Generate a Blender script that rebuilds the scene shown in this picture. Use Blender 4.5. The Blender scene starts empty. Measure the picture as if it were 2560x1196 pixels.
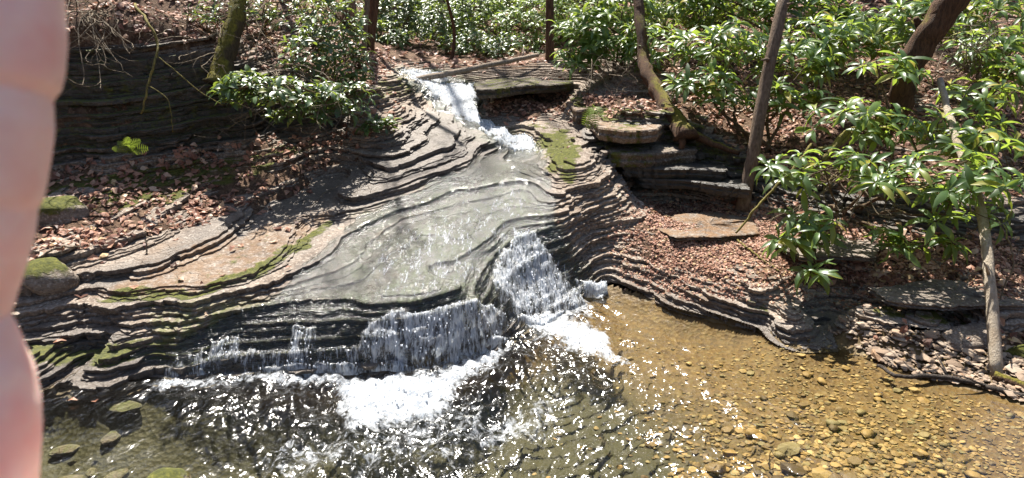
import bpy, bmesh, math, random
import numpy as np
from mathutils import Vector, Matrix, Quaternion

random.seed(11)
rng = np.random.default_rng(11)
S = bpy.context.scene
COL = S.collection

# ------------------------------------------------------------------ camera
F_PX, PITCH, CAM_Z = 1668.0, math.radians(17.9), 2.0
cd = bpy.data.cameras.new('camera'); cam = bpy.data.objects.new('camera', cd); COL.objects.link(cam)
cam.location = (0, 0, CAM_Z); cam.rotation_euler = (math.pi / 2 - PITCH, 0, 0)
cd.sensor_width = 36.0; cd.lens = 36.0 * F_PX / 2560.0
cd.clip_start = 0.005; cd.clip_end = 500
cd.dof.use_dof = True; cd.dof.focus_distance = 5.0; cd.dof.aperture_fstop = 28
S.camera = cam

# ------------------------------------------------------------------ light
SUN_AZ, SUN_EL = math.radians(-14), math.radians(60)      # azimuth from +Y, negative = to the left
w = bpy.data.worlds.new('World'); S.world = w; w.use_nodes = True
wn = w.node_tree.nodes; wl = w.node_tree.links
bg = wn.get('Background') or wn.new('ShaderNodeBackground')
sky = wn.new('ShaderNodeTexSky'); sky.sky_type = 'NISHITA'; sky.sun_disc = False
sky.sun_elevation = SUN_EL; sky.sun_rotation = SUN_AZ
sky.air_density = 1.0; sky.dust_density = 1.5; sky.ozone_density = 1.0
wl.new(sky.outputs[0], bg.inputs[0]); bg.inputs[1].default_value = 0.062
sd = bpy.data.lights.new('sun', 'SUN'); sun = bpy.data.objects.new('sun', sd); COL.objects.link(sun)
sd.energy = 5.0; sd.angle = math.radians(0.53); sd.color = (1.0, 0.95, 0.87)
SUN_DIR = Vector((math.sin(SUN_AZ) * math.cos(SUN_EL), math.cos(SUN_AZ) * math.cos(SUN_EL), math.sin(SUN_EL)))
sun.rotation_euler = SUN_DIR.to_track_quat('Z', 'Y').to_euler(); sun.location = SUN_DIR * 40
vs = S.view_settings; vs.view_transform = 'Standard'; vs.look = 'None'; vs.gamma = 1; vs.exposure = 1.6
try: vs.use_curve_mapping = False
except Exception: pass
S.render.engine = 'CYCLES'
S.cycles.use_denoising = True
S.cycles.max_bounces = 8; S.cycles.transparent_max_bounces = 24
S.cycles.caustics_reflective = False; S.cycles.caustics_refractive = False
S.cycles.sample_clamp_indirect = 6.0; S.cycles.sample_clamp_direct = 0.0

# ------------------------------------------------------------------ helpers: photograph pixel <-> place
CP, SP = math.cos(PITCH), math.sin(PITCH)
def ray(u, v):
    a = (u - 1280) / F_PX; b = (598 - v) / F_PX
    return a, CP + SP * b, -SP + CP * b
def G(u, v, z):                       # point on that line of sight at height z
    dx, dy, dz = ray(u, v); t = (z - CAM_Z) / dz
    return Vector((dx * t, dy * t, z))
def P(u, v, y):                       # point on that line of sight at distance y ahead
    dx, dy, dz = ray(u, v); t = y / dy
    return Vector((dx * t, y, CAM_Z + dz * t))
def proj(x, y, z):
    dz = z - CAM_Z
    d = np.maximum(y * CP - dz * SP, 0.05)
    return 1280 + F_PX * x / d, 598 - F_PX * (y * SP + dz * CP) / d

def _hash(ix, iy, seed):
    h = (ix.astype(np.int64) * 374761393 + iy.astype(np.int64) * 668265263 + seed * 974634777) & 0xffffffff
    h = ((h ^ (h >> 13)) * 1274126177) & 0xffffffff
    h = h ^ (h >> 16)
    return (h & 0xffffff) / 8388607.5 - 1.0
def vnoise(x, y, seed=0):
    xi = np.floor(x); yi = np.floor(y); fx = x - xi; fy = y - yi
    fx = fx * fx * (3 - 2 * fx); fy = fy * fy * (3 - 2 * fy)
    a = _hash(xi, yi, seed); b = _hash(xi + 1, yi, seed); c = _hash(xi, yi + 1, seed); d = _hash(xi + 1, yi + 1, seed)
    return (a * (1 - fx) + b * fx) * (1 - fy) + (c * (1 - fx) + d * fx) * fy
def fbm(x, y, seed=0, octv=3, gain=0.5):
    s = 0; amp = 1.0; tot = 0
    for o in range(octv):
        s = s + amp * vnoise(x, y, seed + 17 * o); tot += amp
        x = x * 2.03 + 11.7; y = y * 2.03 - 5.3; amp *= gain
    return s / tot
def sstep(a, b, x):
    t = np.clip((x - a) / (b - a), 0, 1); return t * t * (3 - 2 * t)
def poly_dist(u, v, poly):            # signed distance in pixels, positive inside
    u = np.asarray(u, float); v = np.asarray(v, float)
    inside = np.zeros(u.shape, bool); d2 = np.full(u.shape, 1e12)
    n = len(poly)
    for i in range(n):
        x0, y0 = poly[i]; x1, y1 = poly[(i + 1) % n]
        c = ((y0 > v) != (y1 > v)) & (u < (x1 - x0) * (v - y0) / ((y1 - y0) if y1 != y0 else 1e-9) + x0)
        inside ^= c
        ex, ey = x1 - x0, y1 - y0; L = ex * ex + ey * ey + 1e-9
        t = np.clip(((u - x0) * ex + (v - y0) * ey) / L, 0, 1)
        d2 = np.minimum(d2, (u - x0 - t * ex) ** 2 + (v - y0 - t * ey) ** 2)
    d = np.sqrt(d2); return np.where(inside, d, -d)
def pmask(u, v, poly, soft=20, off=0):
    return sstep(-soft + off, soft + off, poly_dist(u, v, poly))

# ------------------------------------------------------------------ helpers: meshes and objects
def link(o, parent=None):
    COL.objects.link(o)
    if parent is not None: o.parent = parent
    return o
def mesh_np(name, co, polys, mat=None, smooth=True, attrs=None):
    """polys: list of int arrays (n,k)"""
    me = bpy.data.meshes.new(name)
    co = np.asarray(co, np.float32)
    polys = [np.asarray(p, np.int32) for p in polys if len(p)]
    tot = sum(len(p) for p in polys); lv = np.concatenate([p.ravel() for p in polys])
    ks = np.concatenate([np.full(len(p), p.shape[1], np.int32) for p in polys])
    st = np.zeros(tot, np.int32); st[1:] = np.cumsum(ks)[:-1]
    me.vertices.add(len(co)); me.vertices.foreach_set('co', co.ravel())
    me.loops.add(len(lv)); me.loops.foreach_set('vertex_index', lv)
    me.polygons.add(tot); me.polygons.foreach_set('loop_start', st)
    if attrs:
        for k, a in attrs.items():
            if a.ndim == 1:
                at = me.attributes.new(k, 'FLOAT', 'POINT'); at.data.foreach_set('value', a.astype(np.float32))
            else:
                at = me.attributes.new(k, 'FLOAT_VECTOR', 'POINT'); at.data.foreach_set('vector', a.astype(np.float32).ravel())
    me.update(calc_edges=True)
    me.polygons.foreach_set('use_smooth', np.full(tot, smooth, bool))
    if mat: me.materials.append(mat)
    return me
def ob(name, me, parent=None, mat=None, **props):
    o = bpy.data.objects.new(name, me)
    if mat and me is not None and not me.materials: me.materials.append(mat)
    for k, v in props.items(): o[k] = v
    return link(o, parent)
def empty(name, loc=(0, 0, 0), **props):
    o = bpy.data.objects.new(name, None); o.location = loc; o.empty_display_size = 0.1
    for k, v in props.items(): o[k] = v
    return link(o)

class MB:
    """collects tubes and template copies into one mesh"""
    def __init__(s): s.co = []; s.po = {}; s.n = 0; s.at = []
    def add(s, co, polys, tint=None):
        co = np.asarray(co, np.float32)
        s.co.append(co)
        for p in polys:
            p = np.asarray(p, np.int32) + s.n
            s.po.setdefault(p.shape[1], []).append(p)
        s.at.append(np.full(len(co), 0.5 if tint is None else tint, np.float32) if np.isscalar(tint) or tint is None else np.asarray(tint, np.float32))
        s.n += len(co)
    def tube(s, pts, radii, sides=6, bump=0.0, tint=None, cap=True):
        pts = [Vector(p) for p in pts]; n = len(pts)
        if np.isscalar(radii): radii = [radii] * n
        tang = [(pts[min(i + 1, n - 1)] - pts[max(i - 1, 0)]).normalized() for i in range(n)]
        a = tang[0].orthogonal().normalized(); co = []
        for i in range(n):
            a = (a - tang[i] * a.dot(tang[i]));
            a = a.normalized() if a.length > 1e-6 else tang[i].orthogonal().normalized()
            b = tang[i].cross(a)
            for k in range(sides):
                th = 2 * math.pi * k / sides
                r = radii[i] * (1 + bump * (random.random() - .5) * 2)
                co.append(pts[i] + (a * math.cos(th) + b * math.sin(th)) * r)
        k = np.arange(sides); kk = (k + 1) % sides; q = []
        for i in range(n - 1):
            q.append(np.stack([i * sides + k, i * sides + kk, (i + 1) * sides + kk, (i + 1) * sides + k], 1))
        polys = [np.concatenate(q)]
        if cap:
            polys.append(np.array([[(n - 1) * sides + j for j in range(sides)], [j for j in range(sides - 1, -1, -1)]]))
        s.add([tuple(c) for c in co], polys, tint)
    def mesh(s, name, mat, smooth=True):
        return mesh_np(name, np.concatenate(s.co), [np.concatenate(v) for v in s.po.values()], mat, smooth,
                       {'tint': np.concatenate(s.at)})
def crv(pts, n=12):
    """Catmull-Rom through points"""
    pts = [Vector(p) for p in pts]
    if len(pts) == 2: return [pts[0].lerp(pts[1], i / (n - 1)) for i in range(n)]
    q = [pts[0] * 2 - pts[1]] + pts + [pts[-1] * 2 - pts[-2]]; out = []
    m = len(pts) - 1
    for i in range(n):
        t = i / (n - 1) * m; k = min(int(t), m - 1); t -= k
        p0, p1, p2, p3 = q[k:k + 4]
        out.append(0.5 * ((2 * p1) + (p2 - p0) * t + (2 * p0 - 5 * p1 + 4 * p2 - p3) * t * t + (3 * p1 - p0 - 3 * p2 + p3) * t ** 3))
    return out
def wob(pts, amp):
    return [p + Vector((random.uniform(-amp, amp), random.uniform(-amp, amp), random.uniform(-amp, amp))) for p in pts]
def lerpr(a, b, n): return [a + (b - a) * i / (n - 1) for i in range(n)]

# ------------------------------------------------------------------ materials
class NT:
    def __init__(s, name):
        s.m = bpy.data.materials.new(name); s.m.use_nodes = True
        s.t = s.m.node_tree; s.t.nodes.clear()
        s.out = s.t.nodes.new('ShaderNodeOutputMaterial')
    def n(s, typ, **kw):
        nd = s.t.nodes.new(typ)
        for k, v in kw.items():
            if k == 'op': nd.operation = v
            elif k == 'inp':
                for kk, vv in v.items(): s.set(nd, kk, vv)
            else: setattr(nd, k, v)
        return nd
    def set(s, nd, k, v):
        i = nd.inputs[k]
        if isinstance(v, bpy.types.NodeSocket): s.t.links.new(v, i)
        else:
            if hasattr(i.default_value, '__len__') and not np.isscalar(v) and len(v) == 3 and len(i.default_value) == 4: v = (*v, 1)
            i.default_value = v
    def math(s, op, a, b=None, c=None, clamp=False):
        nd = s.n('ShaderNodeMath', op=op); nd.use_clamp = clamp
        for i, x in enumerate((a, b, c)):
            if x is not None: s.set(nd, i, x)
        return nd.outputs[0]
    def noise(s, vec=None, scale=5, detail=4, rough=0.55, dist=0.0, col=False):
        nd = s.n('ShaderNodeTexNoise', inp={'Scale': scale, 'Detail': detail, 'Roughness': rough, 'Distortion': dist})
        if vec is not None: s.set(nd, 'Vector', vec)
        return nd.outputs['Color' if col else 'Fac']
    def pos(s, sc=(1, 1, 1)):
        g = s.n('ShaderNodeNewGeometry').outputs['Position']
        if sc == (1, 1, 1): return g
        return s.n('ShaderNodeVectorMath', op='MULTIPLY', inp={0: g, 1: sc}).outputs[0]
    def ramp(s, fac, stops):
        nd = s.n('ShaderNodeValToRGB'); cr = nd.color_ramp
        while len(cr.elements) < len(stops): cr.elements.new(0.5)
        for e, (p, c) in zip(cr.elements, stops):
            e.position = p; e.color = (*c, 1) if len(c) == 3 else c
        s.set(nd, 0, fac); return nd.outputs[0]
    def sm(s, x, a, b):
        nd = s.n('ShaderNodeMapRange', interpolation_type='SMOOTHSTEP', inp={0: x, 1: a, 2: b, 3: 0.0, 4: 1.0}); return nd.outputs[0]
    def mr(s, x, a, b, c, d):
        nd = s.n('ShaderNodeMapRange', inp={0: x, 1: a, 2: b, 3: c, 4: d}); return nd.outputs[0]
    def mix(s, f, a, b, blend='MIX'):
        nd = s.n('ShaderNodeMix', data_type='RGBA', blend_type=blend)
        s.set(nd, 0, f); s.set(nd, 6, a); s.set(nd, 7, b); return nd.outputs[2]
    def attr(s, name): return s.n('ShaderNodeAttribute', attribute_name=name).outputs['Fac']
    def orand(s): return s.n('ShaderNodeObjectInfo').outputs['Random']
    def irand(s): return s.n('ShaderNodeNewGeometry').outputs['Random Per Island']
    def bump(s, h, strength=0.5, dist=0.01, nrm=None):
        nd = s.n('ShaderNodeBump', inp={'Strength': strength, 'Distance': dist, 'Height': h})
        if nrm is not None: s.set(nd, 'Normal', nrm)
        return nd.outputs[0]
    def prin(s, **kw):
        nd = s.n('ShaderNodeBsdfPrincipled')
        for k, v in kw.items(): s.set(nd, k.replace('_', ' '), v)
        return nd.outputs[0]
    def done(s, sh):
        s.t.links.new(sh, s.out.inputs[0]); return s.m

def mat_rock(name, base=1.0, tintable=True):
    t = NT(name)
    p = t.pos(); n1 = t.noise(p, 3.2, 5, .6); n2 = t.noise(t.pos((14, 14, 60)), 1, 5, .65); n3 = t.noise(p, 55, 4, .6)
    c = t.ramp(n1, [(.3, (.095, .070, .052)), (.5, (.195, .150, .115)), (.68, (.33, .265, .205))])
    c = t.mix(t.sm(n2, .45, .7), c, (.25, .205, .165))
    c = t.mix(t.math('MULTIPLY', t.sm(n3, .52, .66), .7), c, (.46, .41, .35))
    c = t.mix(t.math('MULTIPLY', t.sm(n3, .46, .34), .6), c, (.06, .05, .042))
    r = t.orand()
    hsv = t.n('ShaderNodeHueSaturation', inp={'Value': t.mr(r, 0, 1, .8 * base, 1.2 * base), 'Color': c}); c = hsv.outputs[0]
    rust = t.attr('rust'); c = t.mix(t.math('MULTIPLY', rust, t.sm(t.noise(p, 12, 5, .65), .38, .58)), c, (.185, .10, .042))
    alg = t.attr('algae'); c = t.mix(t.math('MULTIPLY', alg, t.sm(t.noise(t.pos((1, .45, 1)), 15, 6, .72), .38, .60)), c, (.17, .215, .06))
    c = t.mix(t.math('MULTIPLY', alg, t.sm(t.noise(t.pos((1, .5, 1)), 7, 6, .72), .50, .64)), c, (.085, .085, .020))
    wet = t.attr('wet')
    wn = t.math('MULTIPLY', wet, t.mr(n1, .3, .7, .75, 1.1), clamp=True)
    c = t.mix(t.math('MULTIPLY', wn, .70), c, (.028, .025, .020))
    c = t.mix(t.math('MULTIPLY', t.attr('stain_shade'), t.mr(t.noise(t.pos((3, 3, 9)), 2, 4), .3, .7, .45, .95)), c, (.022, .021, .014))  # near-black tone: seepage staining plus shade painted into the rock colour
    moss = t.math('MULTIPLY', t.attr('moss'), 1.5)
    mm = t.sm(t.math('ADD', moss, t.math('MULTIPLY', t.math('SUBTRACT', t.noise(p, 11, 5, .65), .5), 1.6)), .42, .72)
    mc = t.ramp(t.noise(p, 40, 4, .7), [(.3, (.045, .052, .010)), (.55, (.115, .12, .018)), (.75, (.23, .21, .035))])
    c = t.mix(mm, c, mc)
    rough = t.mr(wn, 0, 1, .8, .15); rough = t.math('ADD', rough, t.math('MULTIPLY', n3, .2)); rough = t.math('MAXIMUM', rough, t.math('MULTIPLY', mm, .9))
    h = t.math('ADD', t.math('MULTIPLY', t.noise(t.pos((9, 9, 40)), 2.4, 8, .68), 1.0), t.math('MULTIPLY', t.noise(p, 90, 4, .65), .5))
    h = t.math('ADD', h, t.math('MULTIPLY', mm, t.noise(p, 160, 3, .7)))
    ve = t.n('ShaderNodeTexVoronoi', feature='DISTANCE_TO_EDGE', inp={'Vector': t.n('ShaderNodeVectorMath', op='ADD', inp={0: t.pos((7, 13, 30)), 1: t.noise(p, 6, 3, col=True)}).outputs[0], 'Scale': 1.0}).outputs['Distance']
    h = t.math('SUBTRACT', h, t.math('MULTIPLY', t.sm(ve, .035, .0), t.math('MULTIPLY', t.sm(n1, .5, .62), .5)))
    b = t.bump(h, .9, .022)
    return t.done(t.prin(Base_Color=c, Roughness=rough, Normal=b, Specular_IOR_Level=t.mr(wn, 0, 1, .35, .8)))
M_ROCK = mat_rock('layered_rock')

def mat_soil():
    t = NT('leafy_soil'); p = t.pos()
    c = t.ramp(t.noise(p, 14, 6, .7), [(.3, (.040, .024, .015)), (.5, (.105, .062, .038)), (.7, (.22, .14, .09))])
    c = t.mix(t.sm(t.noise(p, 60, 3), .55, .7), c, (.24, .16, .105))
    m = t.math('MULTIPLY', t.attr('moss'), 1.4)
    c = t.mix(t.sm(t.math('ADD', m, t.math('SUBTRACT', t.noise(p, 9, 5), .5)), .4, .7), c, (.09, .095, .018))
    b = t.bump(t.noise(p, 45, 6, .7), 1.0, .03)
    return t.done(t.prin(Base_Color=c, Roughness=.9, Normal=b, Specular_IOR_Level=.2))
M_SOIL = mat_soil()
GOLD = [(0, (.07, .05, .025)), (.3, (.19, .13, .055)), (.5, (.33, .225, .085)), (.68, (.20, .18, .10)), (.85, (.30, .20, .08)), (1, (.48, .38, .19))]
def mat_bed():
    t = NT('stream_bed_gravel'); p = t.pos()
    vo = t.n('ShaderNodeTexVoronoi', inp={'Vector': p, 'Scale': 38})
    c = t.mix(.55, t.ramp(t.noise(p, 7, 5, .6), [(.3, (.10, .058, .020)), (.55, (.22, .135, .045)), (.75, (.34, .23, .09))]), t.ramp(t.n('ShaderNodeSeparateColor', inp={0: vo.outputs['Color']}).outputs[0], GOLD))
    c = t.mix(.6, c, (.045, .026, .010))
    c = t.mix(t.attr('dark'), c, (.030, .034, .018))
    b = t.bump(t.math('ADD', vo.outputs['Distance'], t.noise(p, 30, 5, .7)), .5, .012)
    return t.done(t.prin(Base_Color=c, Roughness=.6, Normal=b, Specular_IOR_Level=.2))
M_BED = mat_bed()
def mat_stone(name, cols, wetr=.6):
    t = NT(name); p = t.pos()
    c = t.ramp(t.irand() if name.endswith('_mass') else t.orand(), cols)
    c = t.mix(t.math('MULTIPLY', t.noise(p, 40, 4, .65), .6), c, t.mix(.5, c, (.05, .04, .03)))
    b = t.bump(t.noise(p, 60, 5, .6), .5, .008)
    return t.done(t.prin(Base_Color=c, Roughness=wetr, Normal=b, Specular_IOR_Level=.3))
TAN = [(0, (.17, .115, .075)), (.4, (.28, .205, .145)), (.7, (.36, .29, .22)), (1, (.30, .18, .10))]
M_STONE_GOLD = mat_stone('wet_golden_stone', GOLD); M_STONE_GOLD_MASS = mat_stone('wet_golden_stone_mass', GOLD)
M_STONE_TAN = mat_stone('dry_tan_stone', TAN, .8); M_STONE_TAN_MASS = mat_stone('dry_tan_stone_mass', TAN, .8)

def mat_bark(name, c0, c1, c2=None, moss=0.0, zs=12):
    t = NT(name); p = t.pos((60, 60, zs))
    c = t.ramp(t.noise(p, 1, 5, .65), [(.3, c0), (.7, c1)])
    if c2: c = t.mix(t.sm(t.noise(t.pos(), 8, 4), .52, .62), c, c2)
    if moss:
        nz = t.n('ShaderNodeSeparateXYZ', inp={0: t.n('ShaderNodeNewGeometry').outputs['Normal']}).outputs[2]
        f = t.sm(t.math('ADD', t.math('MULTIPLY', nz, .5), t.noise(t.pos(), 7, 4)), 1.05 - moss, 1.25 - moss)
        c = t.mix(f, c, t.ramp(t.noise(t.pos(), 60, 4), [(.3, (.06, .055, .008)), (.7, (.24, .20, .03))]))
    b = t.bump(t.noise(p, 2, 6, .7), 1.0, .02)
    return t.done(t.prin(Base_Color=c, Roughness=.85, Normal=b, Specular_IOR_Level=.25))
M_BARK = mat_bark('grey_brown_bark', (.075, .050, .034), (.27, .195, .135))
M_BARK_DARK = mat_bark('dark_reddish_bark', (.030, .017, .010), (.15, .082, .045), moss=.30)
M_BARK_MOSSY = mat_bark('mossy_bark', (.030, .022, .012), (.12, .085, .045), moss=.55)
M_BARK_PALE = mat_bark('pale_peeled_log', (.30, .24, .17), (.58, .50, .39), (.40, .32, .23))
M_LOG = mat_bark('weathered_log', (.16, .12, .085), (.38, .31, .24))
M_TWIG = mat_bark('thin_twig', (.10, .075, .05), (.30, .24, .17))
M_TWIG_MOSSY = mat_bark('yellow_lichen_twig', (.10, .085, .03), (.30, .25, .07))
M_WETSTICK = mat_bark('wet_dark_stick', (.018, .014, .011), (.11, .09, .075))
M_STEM = mat_bark('shrub_stem', (.07, .045, .028), (.20, .14, .085), moss=.12)

def mat_leaf(name, cols, gloss=.38, trans=.35, use_tint=False):
    t = NT(name)
    r = t.attr('tint') if use_tint else t.orand()
    c = t.ramp(r, cols)
    c = t.mix(t.math('MULTIPLY', t.noise(t.pos(), 60, 3), .5), c, t.mix(.6, c, (.03, .05, .012)))
    pr = t.prin(Base_Color=c, Roughness=gloss, Specular_IOR_Level=.55)
    tr = t.n('ShaderNodeBsdfTranslucent', inp={'Color': t.mix(.75, c, (.42, .55, .06))}).outputs[0]
    ms = t.n('ShaderNodeMixShader', inp={0: trans, 1: pr, 2: tr}).outputs[0]
    return t.done(ms)
RHOD = [(0, (.030, .062, .022)), (.35, (.055, .115, .036)), (.7, (.105, .185, .052)), (.92, (.19, .27, .065)), (1, (.42, .34, .06))]
LAUR = [(0, (.030, .062, .026)), (.5, (.055, .105, .042)), (.9, (.11, .17, .055)), (1, (.25, .24, .06))]
BRIGHT = [(0, (.05, .10, .025)), (.5, (.11, .19, .045)), (1, (.22, .30, .07))]
M_RHOD = mat_leaf('rhododendron_leaf', RHOD, .38, .45); M_RHOD_M = mat_leaf('rhododendron_leaf_mass', RHOD, .38, .45, use_tint=True)
M_LAUR = mat_leaf('laurel_leaf', LAUR, .36, .28); M_LAUR_M = mat_leaf('laurel_leaf_mass', LAUR, .36, .28, use_tint=True)
M_BRIGHT_M = mat_leaf('bright_leaf_mass', BRIGHT, .4, .4, use_tint=True)
M_FERN = mat_leaf('fern_leaf', [(0, (.10, .16, .02)), (1, (.22, .28, .04))], .6, .4)
def mat_litter(name, use_tint):
    t = NT(name)
    c = t.ramp(t.attr('tint') if use_tint else t.orand(), [(0, (.062, .027, .017)), (.25, (.16, .066, .040)), (.5, (.30, .145, .092)), (.75, (.43, .25, .165)), (.92, (.52, .37, .265)), (1, (.52, .36, .19))])
    pr = t.prin(Base_Color=c, Roughness=.55, Specular_IOR_Level=.35)
    tr = t.n('ShaderNodeBsdfTranslucent', inp={'Color': c}).outputs[0]
    return t.done(t.n('ShaderNodeMixShader', inp={0: .2, 1: pr, 2: tr}).outputs[0])
M_LITTER = mat_litter('dry_leaf_mass', True); M_DRYLEAF = mat_litter('dry_leaf', False)

def mat_water(name, kind):
    t = NT(name); p = t.pos()
    foam_sheen = t.attr('foam_sheen')
    if kind == 'pool':
        q = t.pos((1, 1, 1))
        h = t.math('ADD', t.math('MULTIPLY', t.noise(t.pos((1, .7, 1)), 12, 2, .5, .9), 1.0), t.math('MULTIPLY', t.noise(q, 27, 2, .5, 1.0), .20))
        h = t.math('MULTIPLY', h, t.mr(t.attr('rough'), 0, 1, .04, 1.0))
        b = t.bump(h, 1.0, .022)
    else:
        fl = t.pos((1, .35, .5))
        h = t.math('ADD', t.noise(fl, 42, 4, .6, .5), t.math('MULTIPLY', t.noise(fl, 110, 3, .6, .5), .5))
        b = t.bump(h, 1.0, .015)
    fr = t.n('ShaderNodeFresnel', inp={'IOR': 1.36, 'Normal': b}).outputs[0]
    tr = t.n('ShaderNodeBsdfTransparent', inp={'Color': (.92, .88, .75, 1) if kind == 'pool' else (.93, .95, .92, 1)}).outputs[0]
    gl = t.n('ShaderNodeBsdfGlossy', inp={'Roughness': .15 if kind == 'pool' else .16, 'Normal': b, 'Color': (1, 1, 1, 1)}).outputs[0]
    wat = t.n('ShaderNodeMixShader', inp={0: t.math('MULTIPLY', fr, 1.1, clamp=True), 1: tr, 2: gl}).outputs[0]
    sc = (1, .75, .8) if kind == 'pool' else (1, .26, .22)
    fn = t.noise(t.pos(sc), 24, 6, .7, .5); fn2 = t.noise(t.pos(sc), 90, 4, .65, .3)
    ff = t.math('ADD', t.math('MULTIPLY', fn, .78 if kind == 'pool' else .6), t.math('MULTIPLY', fn2, .22 if kind == 'pool' else .4))
    ff = t.math('ADD', t.math('MULTIPLY', t.math('SUBTRACT', ff, .5), 1.35 if kind == 'pool' else 1.7), .5)
    fm = t.sm(t.math('ADD', ff, t.math('MULTIPLY', t.math('SUBTRACT', foam_sheen, .5), .85)), .42, .74)
    fm = t.math('MULTIPLY', fm, t.sm(foam_sheen, .02, .12))
    fb = t.bump(ff, 1.0, .03)
    fo = t.prin(Base_Color=t.mix(t.sm(fn2, .35, .6), (.62, .70, .80), (.93, .95, .97)), Roughness=.45, Normal=fb, Specular_IOR_Level=.5)
    ft = t.n('ShaderNodeBsdfTranslucent', inp={'Color': (.85, .9, .95, 1), 'Normal': fb}).outputs[0]
    fo = t.n('ShaderNodeMixShader', inp={0: .45, 1: fo, 2: ft}).outputs[0]
    return t.done(t.n('ShaderNodeMixShader', inp={0: t.math('MULTIPLY', fm, .96), 1: wat, 2: fo}).outputs[0])
M_POOL = mat_water('pool_water', 'pool'); M_STREAM = mat_water('stream_water', 'stream')
def mat_spray():
    t = NT('white_spray')
    a = t.prin(Base_Color=(.92, .94, .97), Roughness=.25, Specular_IOR_Level=.6)
    b = t.n('ShaderNodeBsdfTranslucent', inp={'Color': (.9, .93, .97, 1)}).outputs[0]
    return t.done(t.n('ShaderNodeMixShader', inp={0: .5, 1: a, 2: b}).outputs[0])
M_SPRAY = mat_spray()

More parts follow.
